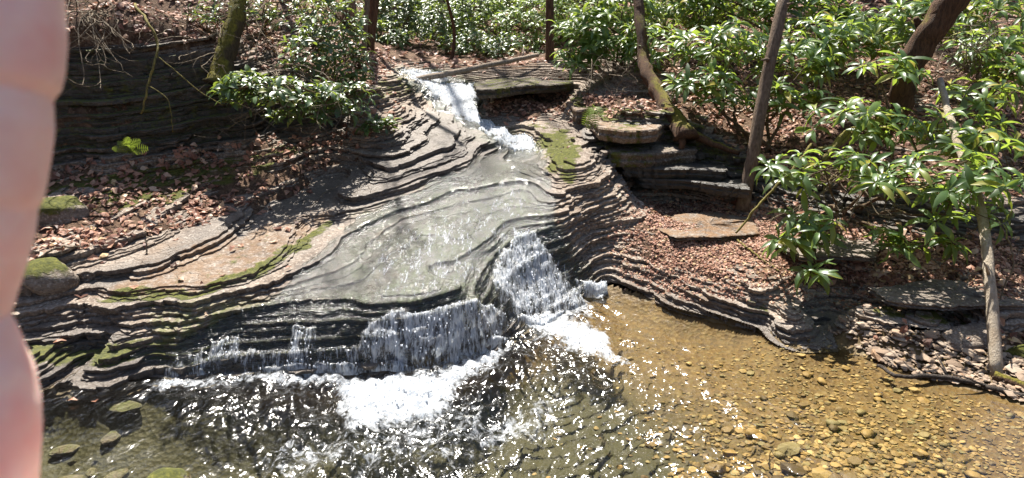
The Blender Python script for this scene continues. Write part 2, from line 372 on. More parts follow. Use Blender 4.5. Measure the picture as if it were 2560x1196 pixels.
# ------------------------------------------------------------------ terrain: control heights read off the place
CTRL = [  # (u, v, z)
 # left shore and the low overhanging lip
 (60,925,-.05),(250,915,-.05),(400,935,-.05),(560,938,-.04),(700,934,-.03),(830,930,-.02),
 (60,880,.17),(250,868,.18),(420,862,.17),(560,840,.17),(680,835,.18),(800,838,.19),
 (60,800,.27),(250,800,.27),(450,790,.28),(620,780,.29),(760,760,.31),(880,760,.33),
 # flat tan slab and trough behind it
 (240,735,.36),(360,742,.37),(480,742,.385),(600,700,.43),(700,640,.48),(780,580,.53),(480,690,.43),(560,620,.50),(660,590,.53),
 (150,700,.42),(280,690,.43),(400,640,.49),(480,610,.52),(150,640,.55),
 # left terraces
 (60,600,.60),(200,600,.58),(350,590,.58),(480,560,.58),(620,545,.58),(760,510,.61),
 (100,520,.71),(300,510,.70),(450,500,.68),(600,480,.68),(760,440,.74),(880,430,.75),
 (100,450,.84),(300,435,.86),(500,410,.87),(700,385,.92),(860,360,.95),
 # cliff foot and cliff top
 (60,418,.90),(200,408,.92),(360,396,.94),(520,372,.97),(700,338,1.03),(840,318,1.07),
 # ledges running to the notch
 (930,300,1.12),(1000,320,1.06),(1080,330,1.00),(1150,340,.97),(1210,350,.93),(1245,362,.90),
 (950,380,.93),(1050,390,.88),(1150,385,.88),(1230,385,.83),
 (900,480,.71),(1000,455,.76),(1100,425,.80),(1200,405,.80),
 (950,260,1.22),(1030,255,1.20),(1075,262,1.14),(1130,300,1.05),(930,210,1.45),(1010,215,1.36),(1040,225,1.30),
 (980,185,1.48),(900,250,1.34),
 # chute
 (1270,395,.775),(1320,400,.775),(1300,430,.765),(1200,440,.745),(1120,480,.66),(1230,480,.665),(1330,480,.665),
 (1000,540,.565),(1120,560,.535),(1230,560,.535),(1330,545,.55),(900,600,.50),(1000,640,.445),(1120,640,.445),(1230,620,.455),
 (850,680,.415),(1000,720,.37),(1120,710,.37),(1190,690,.38),(900,740,.345),(1020,782,.31),(1110,770,.32),(930,800,.28),(1190,765,.31),
 # foot of the lower fall
 (900,938,-.12),(1000,940,-.15),(1080,936,-.15),(1180,896,-.12),(1250,860,-.08),(1290,845,-.05),
 # right channel
 (1340,585,.47),(1300,640,.36),(1290,700,.235),(1310,760,.09),(1350,800,-.01),(1250,760,.20),(1400,690,.18),(1440,720,.09),(1400,620,.37),(1410,760,.03),(1330,830,-.08),(1450,820,-.1),
 # small pool in the notch
 (1300,385,.74),(1330,375,.76),(1290,370,.78),
 # upper fall
 (1320,355,.83),(1250,338,.90),(1200,315,.97),(1190,300,1.00),(1130,268,1.12),(1180,260,1.14),(1180,222,1.26),(1110,222,1.27),(1070,218,1.30),(1100,195,1.36),(1040,190,1.39),(1150,205,1.32),
 # right of the upper fall: curved wall and shelf
 (1205,300,1.00),(1210,262,1.12),(1205,240,1.17),(1280,300,1.00),(1270,262,1.12),(1340,330,.94),(1360,300,1.01),(1340,270,1.10),(1400,275,1.07),(1400,245,1.15),(1300,240,1.16),
 (1375,380,.84),(1390,340,.92),(1350,352,.87),(1420,310,.99),
 # right bank, pale ramp
 (1385,430,.80),(1400,480,.70),(1480,420,.84),(1470,480,.68),(1420,540,.56),(1540,470,.66),(1560,540,.48),
 # block and undercut wall
 (1440,262,1.19),(1440,285,1.10),(1470,330,.97),(1510,400,.85),(1490,312,1.085),(1560,318,1.08),(1640,318,1.08),(1500,262,1.20),(1620,262,1.20),
 (1540,372,.885),(1620,372,.885),(1700,372,.88),(1560,450,.60),(1650,462,.56),(1750,478,.53),
 (1740,350,.975),(1800,385,.866),(1900,432,.745),(2000,470,.666),(2150,510,.606),(2350,540,.59),(2560,560,.594),
 (1850,505,.50),(1950,530,.48),(2100,555,.46),(2300,590,.44),(2560,620,.42),
 # right terraces to the pool
 (1500,600,.33),(1650,580,.40),(1800,600,.37),(1950,620,.35),(2150,640,.34),(2350,660,.33),(2560,680,.33),
 (1480,660,.18),(1560,680,.14),(1650,690,.17),(1800,690,.24),(1950,690,.28),
 (1510,725,.01),(1580,745,.0),(1660,770,.0),(1740,790,.0),
 (1700,735,.11),(1800,735,.17),(1900,738,.22),(1990,745,.25),(2150,748,.28),(2300,755,.28),(2450,765,.28),(2560,770,.28),
 (1800,805,-.01),(1900,818,-.02),(2000,825,-.01),(2100,828,.01),(2250,830,.03),(2400,840,.06),(2560,850,.09),
 # gravel bar and shore
 (2120,860,.02),(2250,880,.05),(2400,880,.09),(2530,900,.11),(2200,905,.0),(2320,960,-.01),(2450,985,-.01),(2560,1025,-.01),(2480,940,.05),(2700,950,.12),
 # right slope above the wall
 (1680,290,1.16),(1700,240,1.30),(1800,330,.98),(1900,370,.876),(2050,400,.82),(2250,420,.81),(2560,430,.817),
 # pool bed
 (100,1000,-.22),(300,1050,-.32),(600,1000,-.40),(900,1060,-.45),(1100,1000,-.42),(300,1180,-.42),(700,1180,-.48),(1100,1180,-.48),
 (1300,950,-.38),(1400,1050,-.38),(1450,1180,-.38),(1600,900,-.20),(1650,820,-.10),(1600,1000,-.26),(1750,880,-.10),(1800,1000,-.18),(1750,1150,-.27),
 (2000,900,-.06),(2000,1000,-.11),(2050,1150,-.18),(2250,1000,-.05),(2300,1120,-.10),(2450,1080,-.05),(2520,1180,-.08),
]
CXYZ = [(*G(c[0], c[1], max(c[2], 0))[:2], c[2]) for c in CTRL]
def PW(u, v, y): CXYZ.append(tuple(P(u, v, y)))
for u, v, y in [  # cliff top and slopes, placed by distance
  (60,140,5.4),(200,135,5.5),(340,125,5.65),(480,150,5.85),(600,185,6.0),(720,215,6.2),(830,245,6.4),
  (60,60,5.8),(200,60,6.1),(400,50,6.4),(560,90,6.6),(700,130,7.0),(820,170,7.3),(900,200,7.5),
  (400,-80,7.0),(600,0,7.2),(760,50,7.8),(880,110,8.6),(960,160,9.2),
  (1195,208,8.35),(1300,205,8.3),(1400,195,8.2),(1470,215,7.9),(1200,165,9.3),(1300,160,9.3),(1400,150,9.2),
  (1700,160,7.6),(1600,200,7.2),(1500,215,7.6),(1850,230,7.2),(2000,280,6.8),(2200,290,6.5),(2450,300,6.4),
  (1900,110,8.4),(2150,130,8.0),(2450,120,7.8),(2700,250,6.6),(1750,60,9.5),(2100,20,9.0),(2450,10,8.6)]: PW(u, v, y)
def far_h(x, y):
    xv = -0.9 - 0.10 * (y - 9)
    left = np.maximum(0, -(x - xv) - .7); right = np.maximum(0, (x - xv) - 1.0)
    z = 1.42 + .085 * np.maximum(y - 8.5, 0) + .0035 * np.maximum(y - 12, 0) ** 2
    z = z + .52 * left ** 1.08 + .26 * right ** 1.05
    return np.minimum(z, 26 + .02 * z)
for y in (10.5, 12, 14): 
    for x in (-9, -6, -4, -2.4, -1.2, -.4, .6, 2, 4, 7, 10): CXYZ.append((x, y, float(far_h(np.float64(x), np.float64(y)))))
for (x, y, z) in [(-5.2,5.2,2.3),(-5.6,3.5,1.6),(-4.4,3.4,.7),(-6.5,5.5,3.6),(-8,7,5),(-4.2,2.6,.5),(-3.5,1.8,.3),(-6,1.5,1.8),(-3,0,.3),(0,0,.32),(-1,.9,.05),(1,.8,.1),(2.5,.4,.25),(-1.6,1.6,-.2),(.3,1.6,-.35),(1.8,1.5,-.2),
                  (4.2,4,.35),(5.2,4.2,.8),(5.5,5.4,1.5),(7,6,2.4),(9,8,3.6),(4.6,2.2,.3),(6.5,2.5,1.2),(4.5,.5,.5),(0,-2,.5),(-4,-2,.9),(4,-2,.9)]: CXYZ.append((x, y, z))
CA = np.array(CXYZ, np.float64)
# merge near-coincident controls
keep = []
for i in range(len(CA)):
    if all((CA[i, 0] - CA[j, 0]) ** 2 + (CA[i, 1] - CA[j, 1]) ** 2 > .0016 for j in keep): keep.append(i)
CA = CA[keep]
_d = np.sqrt(((CA[:, None, :2] - CA[None, :, :2]) ** 2).sum(-1) + 1.2e-2)
_A = np.zeros((len(CA) + 3,) * 2); n_ = len(CA)
_A[:n_, :n_] = _d - 0.022 * np.eye(n_); _A[:n_, n_] = 1; _A[:n_, n_ + 1:] = CA[:, :2]; _A[n_, :n_] = 1; _A[n_ + 1:, :n_] = CA[:, :2].T
_W = np.linalg.solve(_A, np.concatenate([CA[:, 2], np.zeros(3)]))
def H0(x, y):
    shp = np.shape(x); x = np.ravel(x).astype(float); y = np.ravel(y).astype(float); out = np.empty(len(x))
    for s in range(0, len(x), 20000):
        e = s + 20000
        d = np.sqrt((x[s:e, None] - CA[None, :, 0]) ** 2 + (y[s:e, None] - CA[None, :, 1]) ** 2 + 1.2e-2)
        out[s:e] = d @ _W[:n_] + _W[n_] + _W[n_ + 1] * x[s:e] + _W[n_ + 2] * y[s:e]
    b = sstep(9.5, 12.5, y); b = np.maximum(b, sstep(7, 10, np.abs(x)))
    out = out * (1 - b) + far_h(x, y) * b
    return out.reshape(shp)

# ------------------------------------------------------------------ layer grid
NI, NJ = 560, 800
ys = 2.35 * (9.6 / 2.35) ** (np.arange(NI) / (NI - 1)); th = np.linspace(-.98, .98, NJ)
GY = np.repeat(ys[:, None], NJ, 1); GX = ys[:, None] * th[None, :]
GH = H0(GX, GY)
GH = GH + .012 * fbm(GX * 2.2, GY * 2.2, 5, 3)
gu, gv = proj(GX, GY, GH)
def dip(x, y): return .145 * (np.minimum(y, 8.2) - 4.0) + .055 * np.clip(x, -3, 1.0) + .010 * vnoise(x * .9, y * .9, 91)
GD = dip(GX, GY)
GS = GH - GD
dHy, dHx = np.gradient(GS); dYy = np.gradient(GY, axis=0); dXx = np.gradient(GX, axis=1); dXy = np.gradient(GX, axis=0)
sx = dHx / dXx; sy = (dHy - sx * dXy) / dYy
slope = np.sqrt(sx ** 2 + sy ** 2)
# places: masks of surface properties, with some shade painted in
wu = gu + 26 * fbm(GX * 5, GY * 5, 31, 3); wv = gv + 18 * fbm(GX * 5, GY * 5, 47, 3)
CHUTE = [(1265,372),(1352,378),(1372,450),(1390,560),(1470,660),(1515,735),(1330,850),(1080,945),(420,945),(330,905),(560,810),(700,740),(800,640),(880,560),(1000,490),(1150,420)]
WETL = [(230,700),(420,620),(560,560),(760,470),(900,420),(1000,330),(1100,260),(1250,350),(1265,380),(1000,490),(860,560),(720,660),(520,760),(60,800),(40,925),(420,930),(250,760)]
UPFALL = [(1045,180),(1100,178),(1185,212),(1200,300),(1290,345),(1345,365),(1345,392),(1262,384),(1180,325),(1080,262),(1035,215),(1000,190)]
SLAB = [(225,740),(330,690),(450,650),(540,598),(690,560),(840,530),(800,590),(690,655),(600,705),(480,752),(330,752)]
m_chute = pmask(wu, wv, CHUTE, 22); m_up = pmask(wu, wv, UPFALL, 10)
m_wet_shade = np.clip(np.maximum.reduce([m_chute, .8 * pmask(wu, wv, WETL, 30), m_up, .9 * sstep(.12, .02, GH), .8 * pmask(wu, wv, [(1440,320),(1760,350),(2200,490),(2560,545),(2560,625),(2100,560),(1850,510),(1560,455)], 18), .85 * pmask(wu, wv, [(-200,90),(340,120),(620,200),(860,270),(860,325),(350,400),(-200,420)], 25), .35 * pmask(wu, wv, [(1500,690),(1650,700),(1900,770),(1900,800),(1700,790),(1500,740)], 20)]), 0, 1) * (1 - .85 * pmask(wu, wv, SLAB, 8))  # cliff and undercut wall terms also darken the colour to paint their shade
MOSSP = [(SLAB, 30, .20), ([(80,560),(470,425),(700,415),(700,440),(420,510),(80,590)], 10, .75), ([(90,480),(330,430),(620,400),(780,362),(790,380),(600,425),(330,470),(90,505)], 10, .7),
  ([(230,745),(300,720),(480,735),(680,650),(830,545),(830,575),(690,680),(480,765),(230,765)], 9, .5), ([(-100,110),(520,160),(620,260),(560,350),(130,400),(-100,400)], 40, .5),
  ([(1330,330),(1400,320),(1450,370),(1430,460),(1370,420)], 22, .55), ([(1430,240),(1500,255),(1650,292),(1650,318),(1500,320),(1420,290)], 9, .5), ([(1500,345),(1600,350),(1600,372),(1510,372)], 8, .75),
  ([(1640,300),(1760,360),(1900,420),(1900,440),(1700,400),(1640,340)], 18, .65), ([(1230,330),(1330,300),(1400,310),(1340,345)], 12, .35),
  ([(2150,745),(2350,745),(2500,790),(2400,830),(2200,800)], 25, .4), ([(1620,575),(1900,590),(1900,620),(1650,600)], 10, .35), ([(60,870),(420,850),(560,860),(560,920),(60,920)], 20, .45),
  ([(950,200),(1040,205),(1040,245),(930,250)], 10, .4), ([(1860,760),(1920,760),(1920,800),(1860,800)], 12, .5)]
m_moss = np.maximum.reduce([a * pmask(wu, wv, p, s) for p, s, a in MOSSP]) + .1 * (fbm(GX * 1.2, GY * 1.2, 71, 3) > .35)
m_alg = np.clip(pmask(wu, wv, [(900,560),(1280,420),(1360,520),(1420,640),(1480,720),(1250,790),(1000,790),(850,760)], 40) * 1.0 + .55 * pmask(wu, wv, [(380,780),(900,740),(1000,800),(900,930),(420,930)], 30) + .7 * pmask(wu, wv, UPFALL, 20), 0, 1)
m_rust = np.clip(.7 * pmask(wu, wv, [(1480,690),(1600,720),(1800,770),(1850,800),(1700,800),(1500,740)], 15) + .9 * pmask(wu, wv, [(880,600),(1060,522),(1080,548),(960,615)], 10) + .9 * pmask(wu, wv, [(895,648),(1010,622),(1000,645),(920,662)], 8) + .9 * pmask(wu, wv, [(885,728),(980,672),(1005,698),(930,748)], 10) + .6 * pmask(wu, wv, SLAB, 14)
   + .15 * pmask(wu, wv, [(1380,440),(1480,430),(1660,560),(1600,640),(1480,600),(1400,560)], 40) + .5 * pmask(wu, wv, [(380,620),(480,600),(480,640),(300,700)], 10), 0, 1)
m_stain_shade = np.maximum.reduce([.8 * pmask(wu, wv, [(1195,210),(1420,200),(1420,238),(1200,246)], 8), pmask(wu, wv, [(-300,60),(340,110),(620,190),(860,265),(860,322),(350,398),(-300,420)], 22), .8 * pmask(wu, wv, [(1440,325),(1760,355),(2200,490),(2560,545),(2560,625),(2100,560),(1850,510),(1560,455)], 14)])  # shade of recess, cliff and undercut wall painted in with black seepage
m_alg = m_alg * (1 - .8 * m_rust)
# litter-covered places
LITT = [([(60,425),(330,410),(700,350),(880,325),(980,300),(960,350),(880,410),(760,440),(780,490),(560,555),(380,590),(250,640),(60,655)], 14),
  ([(-600,-500),(900,-500),(1000,150),(930,235),(830,225),(560,150),(380,100),(-100,100)], 20),
  ([(1560,600),(1600,520),(1680,498),(1850,525),(2100,560),(2620,610),(2620,730),(2250,735),(1960,735),(1800,712),(1640,676),(1560,640)], 22),
  ([(1440,240),(1650,250),(1660,292),(1560,300),(1480,290)], 8), ([(1640,170),(1600,-500),(3300,-500),(3300,500),(2100,490),(1850,390),(1700,310)], 25),
  ([(1190,225),(1420,215),(1440,290),(1340,300),(1220,285)], 14), ([(130,270),(330,250),(330,330),(130,330)], 14), ([(2050,835),(2620,840),(2620,900),(2300,870)], 14)]
def litter_mask(u, v): return np.maximum.reduce([pmask(u, v, p, s) for p, s in LITT])
m_lit = litter_mask(wu, wv)
ragg = 1.0 - .55 * m_chute + 1.4 * pmask(gu, gv, [(1430,250),(1660,290),(1850,380),(2200,470),(2200,560),(1850,510),(1550,470),(1480,390)], 20) + .15 * pmask(gu, gv, [(60,120),(600,180),(860,260),(860,330),(60,430)], 30)
ragg = ragg - .35 * pmask(gu, gv, SLAB, 10)

bed_lim = np.where(gu > 1560, -.015, -.10)
bed_lim = np.where(pmask(gu, gv, [(2080,838),(2250,826),(2400,836),(2700,850),(2700,1300),(2100,900)], 1) > .5, 9.0, bed_lim)
# ------------------------------------------------------------------ build the layers
bedL = empty('left_bank_bedrock', kind='structure'); bedR = empty('right_bank_bedrock', kind='structure')
smin, smax = -.12, float(np.percentile(GS[(GY < 9.4)], 99.5))
levels = [smin]
while levels[-1] < min(smax, 1.75):
    levels.append(levels[-1] + float(rng.choice([.009, .014, .020, .030, .046], p=[.28, .33, .25, .10, .04])))
XC = np.interp(GY, [2.3, 3.6, 4.3, 5.2, 6.6, 7.6, 9.6], [.2, .25, .32, .35, .30, -.55, -.75])   # stream line divides the banks
def jag(x, y, seed):               # faceted noise: straight broken edges
    a = .6 + .5 * (seed % 7); c_, s_ = math.cos(a), math.sin(a); x, y = x * c_ - y * s_, x * s_ + y * c_
    xi = np.floor(x); yi = np.floor(y); fx = x - xi; fy = y - yi
    h00 = _hash(xi, yi, seed); h10 = _hash(xi + 1, yi, seed); h01 = _hash(xi, yi + 1, seed); h11 = _hash(xi + 1, yi + 1, seed)
    return np.where(fx + fy < 1, h00 + (h10 - h00) * fx + (h01 - h00) * fy, h11 + (h01 - h11) * (1 - fx) + (h10 - h11) * (1 - fy))
COH = .020 * fbm(GX * 1.9, GY * 1.9, 300, 2) + .012 * fbm(GX * 7, GY * 7, 311, 3)
def layer_f(k):
    bk = brand[k]
    kk = k // 3
    n = COH + .020 * fbm(GX * 2.2, GY * 2.2, 300 + kk * 7, 2) + .012 * fbm(GX * 6, GY * 6, 400 + kk * 7, 2) + .020 * jag(GX * 9, GY * 9, 500 + k * 7) + .016 * jag(GX * 23, GY * 23, 600 + k * 7) + .010 * jag(GX * 47, GY * 47, 700 + k * 3)
    g = np.clip(slope, .10, 2.6)
    f = GS - levels[k] + g * ragg * (bk + n * 1.15) + M_PACK * .7 * (levels[k] - levels[pack0[k]])
    return f
pack0 = []; _p = 0
for k in range(len(levels)):          # beds that break off together into one bold step
    if levels[k] - levels[_p] > _lim if k else False: _p = k; _lim = float(rng.uniform(.022, .055))
    if not k: _lim = .06
    pack0.append(_p)
M_PACK = pmask(gu, gv, [(-300,960),(-300,430),(350,410),(850,330),(1000,270),(1080,260),(1255,365),(1230,392),(1010,480),(860,560),(760,650),(640,740),(820,790),(900,860),(560,960)], 30) * (1 - .5 * m_chute)
brand = [float(rng.normal(0, .012)) for _ in levels]
for k in range(len(brand)):
    if k % 7 == 3: brand[k] += .035
    if k % 7 == 2: brand[k] -= .035
TOP = np.full((NI, NJ), -9.0)
N = NI * NJ
node = np.arange(N).reshape(NI, NJ)
fx_, fy_, fd_ = GX.ravel(), GY.ravel(), GD.ravel()
attr_src = {'wet': m_wet_shade.ravel(), 'moss': np.clip(m_moss, 0, 1).ravel(), 'algae': m_alg.ravel(), 'rust': m_rust.ravel(), 'stain_shade': m_stain_shade.ravel()}
def build_layer(k, fk, fk1, side, parent):
    inn = fk > 0
    c00, c10, c11, c01 = (fk[:-1, :-1], fk[:-1, 1:], fk[1:, 1:], fk[1:, :-1])
    b = [(x > 0) for x in (c00, c10, c11, c01)]
    code = b[0] * 1 + b[1] * 2 + b[2] * 4 + b[3] * 8
    cov = (fk1[:-1, :-1] > .0) & (fk1[:-1, 1:] > .0) & (fk1[1:, 1:] > .0) & (fk1[1:, :-1] > .0)
    ok = (code > 0) & ~((code == 15) & cov) & side & (GH[:-1, :-1] > bed_lim[:-1, :-1])
    if ok.sum() < 12: return
    n00 = node[:-1, :-1]; n10 = node[:-1, 1:]; n11 = node[1:, 1:]; n01 = node[1:, :-1]
    top = {}; walls = []
    for cs in range(1, 16):
        sel = ok & (code == cs)
        if not sel.any(): continue
        C = [x[sel] for x in (n00, n10, n11, n01)]
        E = [N + C[0], 2 * N + C[1], N + C[3], 2 * N + C[0]]
        seq = []; ex = []; en = []
        for q in range(4):
            i0 = (cs >> q) & 1; i1 = (cs >> ((q + 1) % 4)) & 1
            if i0: seq.append(C[q])
            if i0 != i1:
                seq.append(E[q]); (ex if i0 else en).append((q, E[q]))
        top.setdefault(len(seq), []).append(np.stack(seq, 1))
        if ex:
            for q, e in ex:      # leave at e, re-enter at next 'en' edge
                nx = min(en, key=lambda z: (z[0] - q) % 4)
                walls.append(np.stack([e, nx[1]], 1))
    polys = {a: np.concatenate(x) for a, x in top.items()}
    ids = np.unique(np.concatenate([p.ravel() for p in polys.values()]))
    f = fk.ravel()
    def pos(ids):
        x = np.empty(len(ids)); y = np.empty(len(ids)); d = np.empty(len(ids)); A = {a: np.empty(len(ids)) for a in attr_src}
        cm = ids < N; i0 = ids % N; i1 = np.where(ids < 2 * N, i0 + 1, i0 + NJ); i1 = np.where(cm, i0, np.minimum(i1, N - 1))
        fa, fb = f[i0], f[i1]; den = fa - fb; tt = np.where(cm, 0, np.clip(fa / np.where(np.abs(den) < 1e-9, 1e-9, den), 0.02, .98))
        x = fx_[i0] * (1 - tt) + fx_[i1] * tt; y = fy_[i0] * (1 - tt) + fy_[i1] * tt; d = fd_[i0] * (1 - tt) + fd_[i1] * tt
        for a, s in attr_src.items(): A[a] = s[i0] * (1 - tt) + s[i1] * tt
        return x, y, d, A, i0, cm
    x, y, d, A, i0, cm = pos(ids)
    thick = levels[k + 1] - levels[k]
    und = .004 * fbm(x * 14, y * 14, 900 + k, 3)
    ztop = levels[k + 1] + d + und - np.where(cm, 0, .001)
    co = [np.stack([x, y, ztop], 1)]
    lut = np.full(3 * N, -1, np.int64) if False else None
    def remap(arr, base, offs): return np.searchsorted(base, arr) + offs
    pl = [remap(p, ids, 0) for p in polys.values()]
    off = len(ids); AA = {a: [v] for a, v in A.items()}
    if walls:
        wv_ = np.concatenate(walls); wid = np.unique(wv_.ravel())
        x, y, d, A, i0, cm = pos(wid)
        gfy, gfx = GRAD; gx = gfx.ravel()[i0]; gy = gfy.ravel()[i0]; L = np.sqrt(gx * gx + gy * gy) + 1e-9
        und = .004 * fbm(x * 14, y * 14, 900 + k, 3)
        ins = thick * (.35 + .45 * vnoise(x * 7, y * 7, 40 + k)) + .004
        bul = .02 * thick
        zt = levels[k + 1] + d + und - .001; zb = levels[k] + d - .012
        co += [np.stack([x, y, zt], 1), np.stack([x - gx / L * bul, y - gy / L * bul, zt * .62 + zb * .38], 1), np.stack([x + gx / L * ins, y + gy / L * ins, zb], 1)]
        nw = len(wid); r = remap(wv_, wid, off)
        a, b2 = r[:, 0], r[:, 1]
        pl += [np.stack([a + nw, b2 + nw, b2, a], 1), np.stack([a + 2 * nw, b2 + 2 * nw, b2 + nw, a + nw], 1)]
        for q in AA:
            mo = A[q] if q != 'moss' else A[q] * .55
            AA[q] += [mo, mo, mo]
    me = mesh_np('rock_layer', np.concatenate(co), pl, M_ROCK, True, {a: np.concatenate(v) for a, v in AA.items()})
    ob('rock_layer', me, parent)
xcell = GX[:-1, :-1] < XC[:-1, :-1]
gs1 = np.gradient(GS); # inward direction of a layer edge in world axes
GRAD = (sy, sx)
fk = layer_f(0)
for k in range(len(levels) - 1):
    fn = layer_f(k + 1) if k + 1 < len(levels) - 1 else np.full_like(fk, -1)
    t_ = levels[k + 1] + GD
    TOP = np.where((fk > 0) & (t_ > TOP) & (GH > bed_lim), t_, TOP)
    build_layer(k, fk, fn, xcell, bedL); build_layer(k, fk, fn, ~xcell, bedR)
    fk = fn
TOP = np.maximum(TOP, GH - .2)

# separate thick slabs lying on the ledges
def slab(poly, z, thick, parent, inset=.02, attrs=None, tiltx=0.0):
    pts = [G(u, v, z) for u, v in poly]; out = []
    for a, b in zip(pts, pts[1:] + pts[:1]):
        n = max(2, int((b - a).length / .025))
        for i in range(n):
            q = a.lerp(b, i / n); out.append(q + Vector((rng.normal() * .007, rng.normal() * .007, 0)))
    c = sum(out, Vector()) / len(out); k = len(out); rows = []
    prof_ = [(0, 0), (.012, -.12), (-.015, -.45), (.008, -.6), (-inset, -1.0)]
    for off, dz in prof_:
        for q in out:
            d = (q - c).normalized(); rows.append((q.x + d.x * (off + rng.normal() * .003), q.y + d.y * (off + rng.normal() * .003), z + dz * thick + .006 * math.sin(q.x * 9) + tiltx * (q.x - c.x)))
    j = np.arange(k); jj = (j + 1) % k; polys = [np.concatenate([np.stack([(r + 1) * k + j, (r + 1) * k + jj, r * k + jj, r * k + j], 1) for r in range(len(prof_) - 1)])]
    inner = [(c.x + (q.x - c.x) * f, c.y + (q.y - c.y) * f, z + .006 * math.sin(q.x * 9) + rng.normal() * .003 + tiltx * (q.x - c.x) * f) for f in (.66, .33) for q in out]
    b0 = len(rows); rows = rows + inner + [(c.x, c.y, z + .004)]
    polys[0] = np.concatenate([polys[0], np.stack([j, jj, b0 + jj, b0 + j], 1), np.stack([b0 + j, b0 + jj, b0 + k + jj, b0 + k + j], 1)])
    polys.append(np.stack([b0 + k + j, b0 + k + jj, np.full(k, len(rows) - 1)], 1))
    ar = np.array(rows); A = {a: np.full(len(ar), v) for a, v in (attrs or {}).items()}
    if 'moss' in A: A['moss'] = A['moss'] * np.clip(.6 + .9 * fbm(ar[:, 0] * 9, ar[:, 1] * 9, 5, 2), 0, 1.4)
    o = ob('rock_slab', mesh_np('rock_slab', ar, polys, M_ROCK, False, A), parent); return o
slab([(1475,262),(1560,256),(1645,266),(1668,300),(1640,322),(1560,328),(1500,320),(1468,296)], 1.115, .12, bedR, .03, {'moss': .36, 'rust': .5})
slab([(1490,300),(1560,290),(1640,292),(1655,325),(1560,345),(1505,335)], 1.00, .11, bedR, .04, {'stain_shade': .9, 'wet': .6})  # lower block slabs coloured near black to carry the undercut's shade
slab([(1188,208),(1290,186),(1420,176),(1430,206),(1360,212),(1290,216),(1230,222),(1192,224)], 1.35, .10, bedR, .05, {'stain_shade': 1.0, 'moss': .4})
slab([(1418,252),(1450,243),(1498,252),(1490,272),(1440,276)], 1.17, .13, bedR, .03, {'moss': .25, 'rust': .4})
slab([(1508,356),(1570,345),(1720,348),(1740,374),(1620,384),(1530,384)], .915, .13, bedR, .03, {'moss': .45, 'stain_shade': .5})
slab([(1545,395),(1640,385),(1800,400),(1820,425),(1660,420),(1560,415)], .79, .10, bedR, .03, {'stain_shade': .9, 'wet': .8})
slab([(1580,425),(1700,420),(1860,450),(1870,470),(1700,450),(1600,445)], .69, .09, bedR, .03, {'stain_shade': .9, 'wet': .8})
slab([(1638,566),(1690,538),(1800,530),(1880,545),(1895,580),(1800,592),(1690,590)], .432, .05, bedR, .05, {'moss': .22, 'rust': .7})
slab([(1930,600),(2100,590),(2200,610),(2180,640),(2000,640)], .43, .05, bedR, .04, {'wet': .3})
slab([(2180,720),(2330,700),(2560,715),(2560,760),(2380,765),(2220,750)], .31, .05, bedR, .05, {'wet': .3, 'moss': .2})

# ------------------------------------------------------------------ soil sheet and stream bed
m_bed = sstep(.0, -.06, GH) ; bar = pmask(gu, gv, [(2080,835),(2700,840),(2700,1100),(2560,1060),(2320,975),(2160,905)], 12)
soil_on = np.clip(m_lit, 0, 1) * (1 - .95 * m_chute) * (1 - m_up)
soil_on = np.maximum(soil_on, sstep(8.3, 9.3, GY) * (1 - pmask(gu, gv, [(980,160),(1110,160),(1190,230),(1000,230)], 12)))
lump = fbm(GX * 3.5, GY * 3.5, 61, 3)
GSOIL = GH + np.where(True, -.11 + soil_on * (.135 + .035 * lump), 0)
def sample(grid, x, y):
    """bilinear lookup of a layer-grid field at world x,y"""
    x = np.asarray(x, float); y = np.asarray(y, float)
    fi = np.clip(np.log(np.maximum(y, .1) / 2.35) / math.log(9.6 / 2.35) * (NI - 1), 0, NI - 1.001)
    fj = np.clip((x / np.maximum(y, .1) + .98) / 1.96 * (NJ - 1), 0, NJ - 1.001)
    i = fi.astype(int); j = fj.astype(int); a = fi - i; b = fj - j
    return (grid[i, j] * (1 - b) + grid[i, j + 1] * b) * (1 - a) + (grid[i + 1, j] * (1 - b) + grid[i + 1, j + 1] * b) * a
def ingrid(x, y): return (y > 2.4) & (y < 9.5) & (np.abs(x) < .97 * y)
GSURF = np.maximum(TOP, GSOIL)
def surf(x, y):
    x = np.atleast_1d(np.asarray(x, float)); y = np.atleast_1d(np.asarray(y, float))
    return np.where(ingrid(x, y), sample(GSURF, x, y), H0(x, y))
def quads(ni, nj):
    nd = np.arange(ni * nj).reshape(ni, nj)
    return np.stack([nd[:-1, :-1].ravel(), nd[:-1, 1:].ravel(), nd[1:, 1:].ravel(), nd[1:, :-1].ravel()], 1)
def qsel(ni, nj, keepnode):
    q = quads(ni, nj); k = keepnode.ravel(); return q[k[q].any(1)]
def sheet(name, X, Y, Z, keepn, mat, attrs=None, parent=None, **props):
    q = qsel(X.shape[0], X.shape[1], keepn)
    ids = np.unique(q); co = np.stack([X.ravel()[ids], Y.ravel()[ids], Z.ravel()[ids]], 1)
    me = mesh_np(name, co, [np.searchsorted(ids, q)], mat, True, {k: v.ravel()[ids] for k, v in (attrs or {}).items()})
    return ob(name, me, parent, **props)
st = 2
forest = sheet('forest_floor', GX[::st, ::st], GY[::st, ::st], GSOIL[::st, ::st], (soil_on > .02)[::st, ::st], M_SOIL, {'moss': (m_moss * .5)[::st, ::st]}, kind='structure')
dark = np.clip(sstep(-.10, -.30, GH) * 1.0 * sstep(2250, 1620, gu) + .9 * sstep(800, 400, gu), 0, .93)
GBED = np.where(GH < .16, GH + .012 * lump, GH - .25)
bed = sheet('stream_bed', GX[::st, ::st], GY[::st, ::st], GBED[::st, ::st], ((GH < .02) | ((bar > .02) & (GH < .16)))[::st, ::st], M_BED, {'dark': dark[::st, ::st]}, kind='structure')
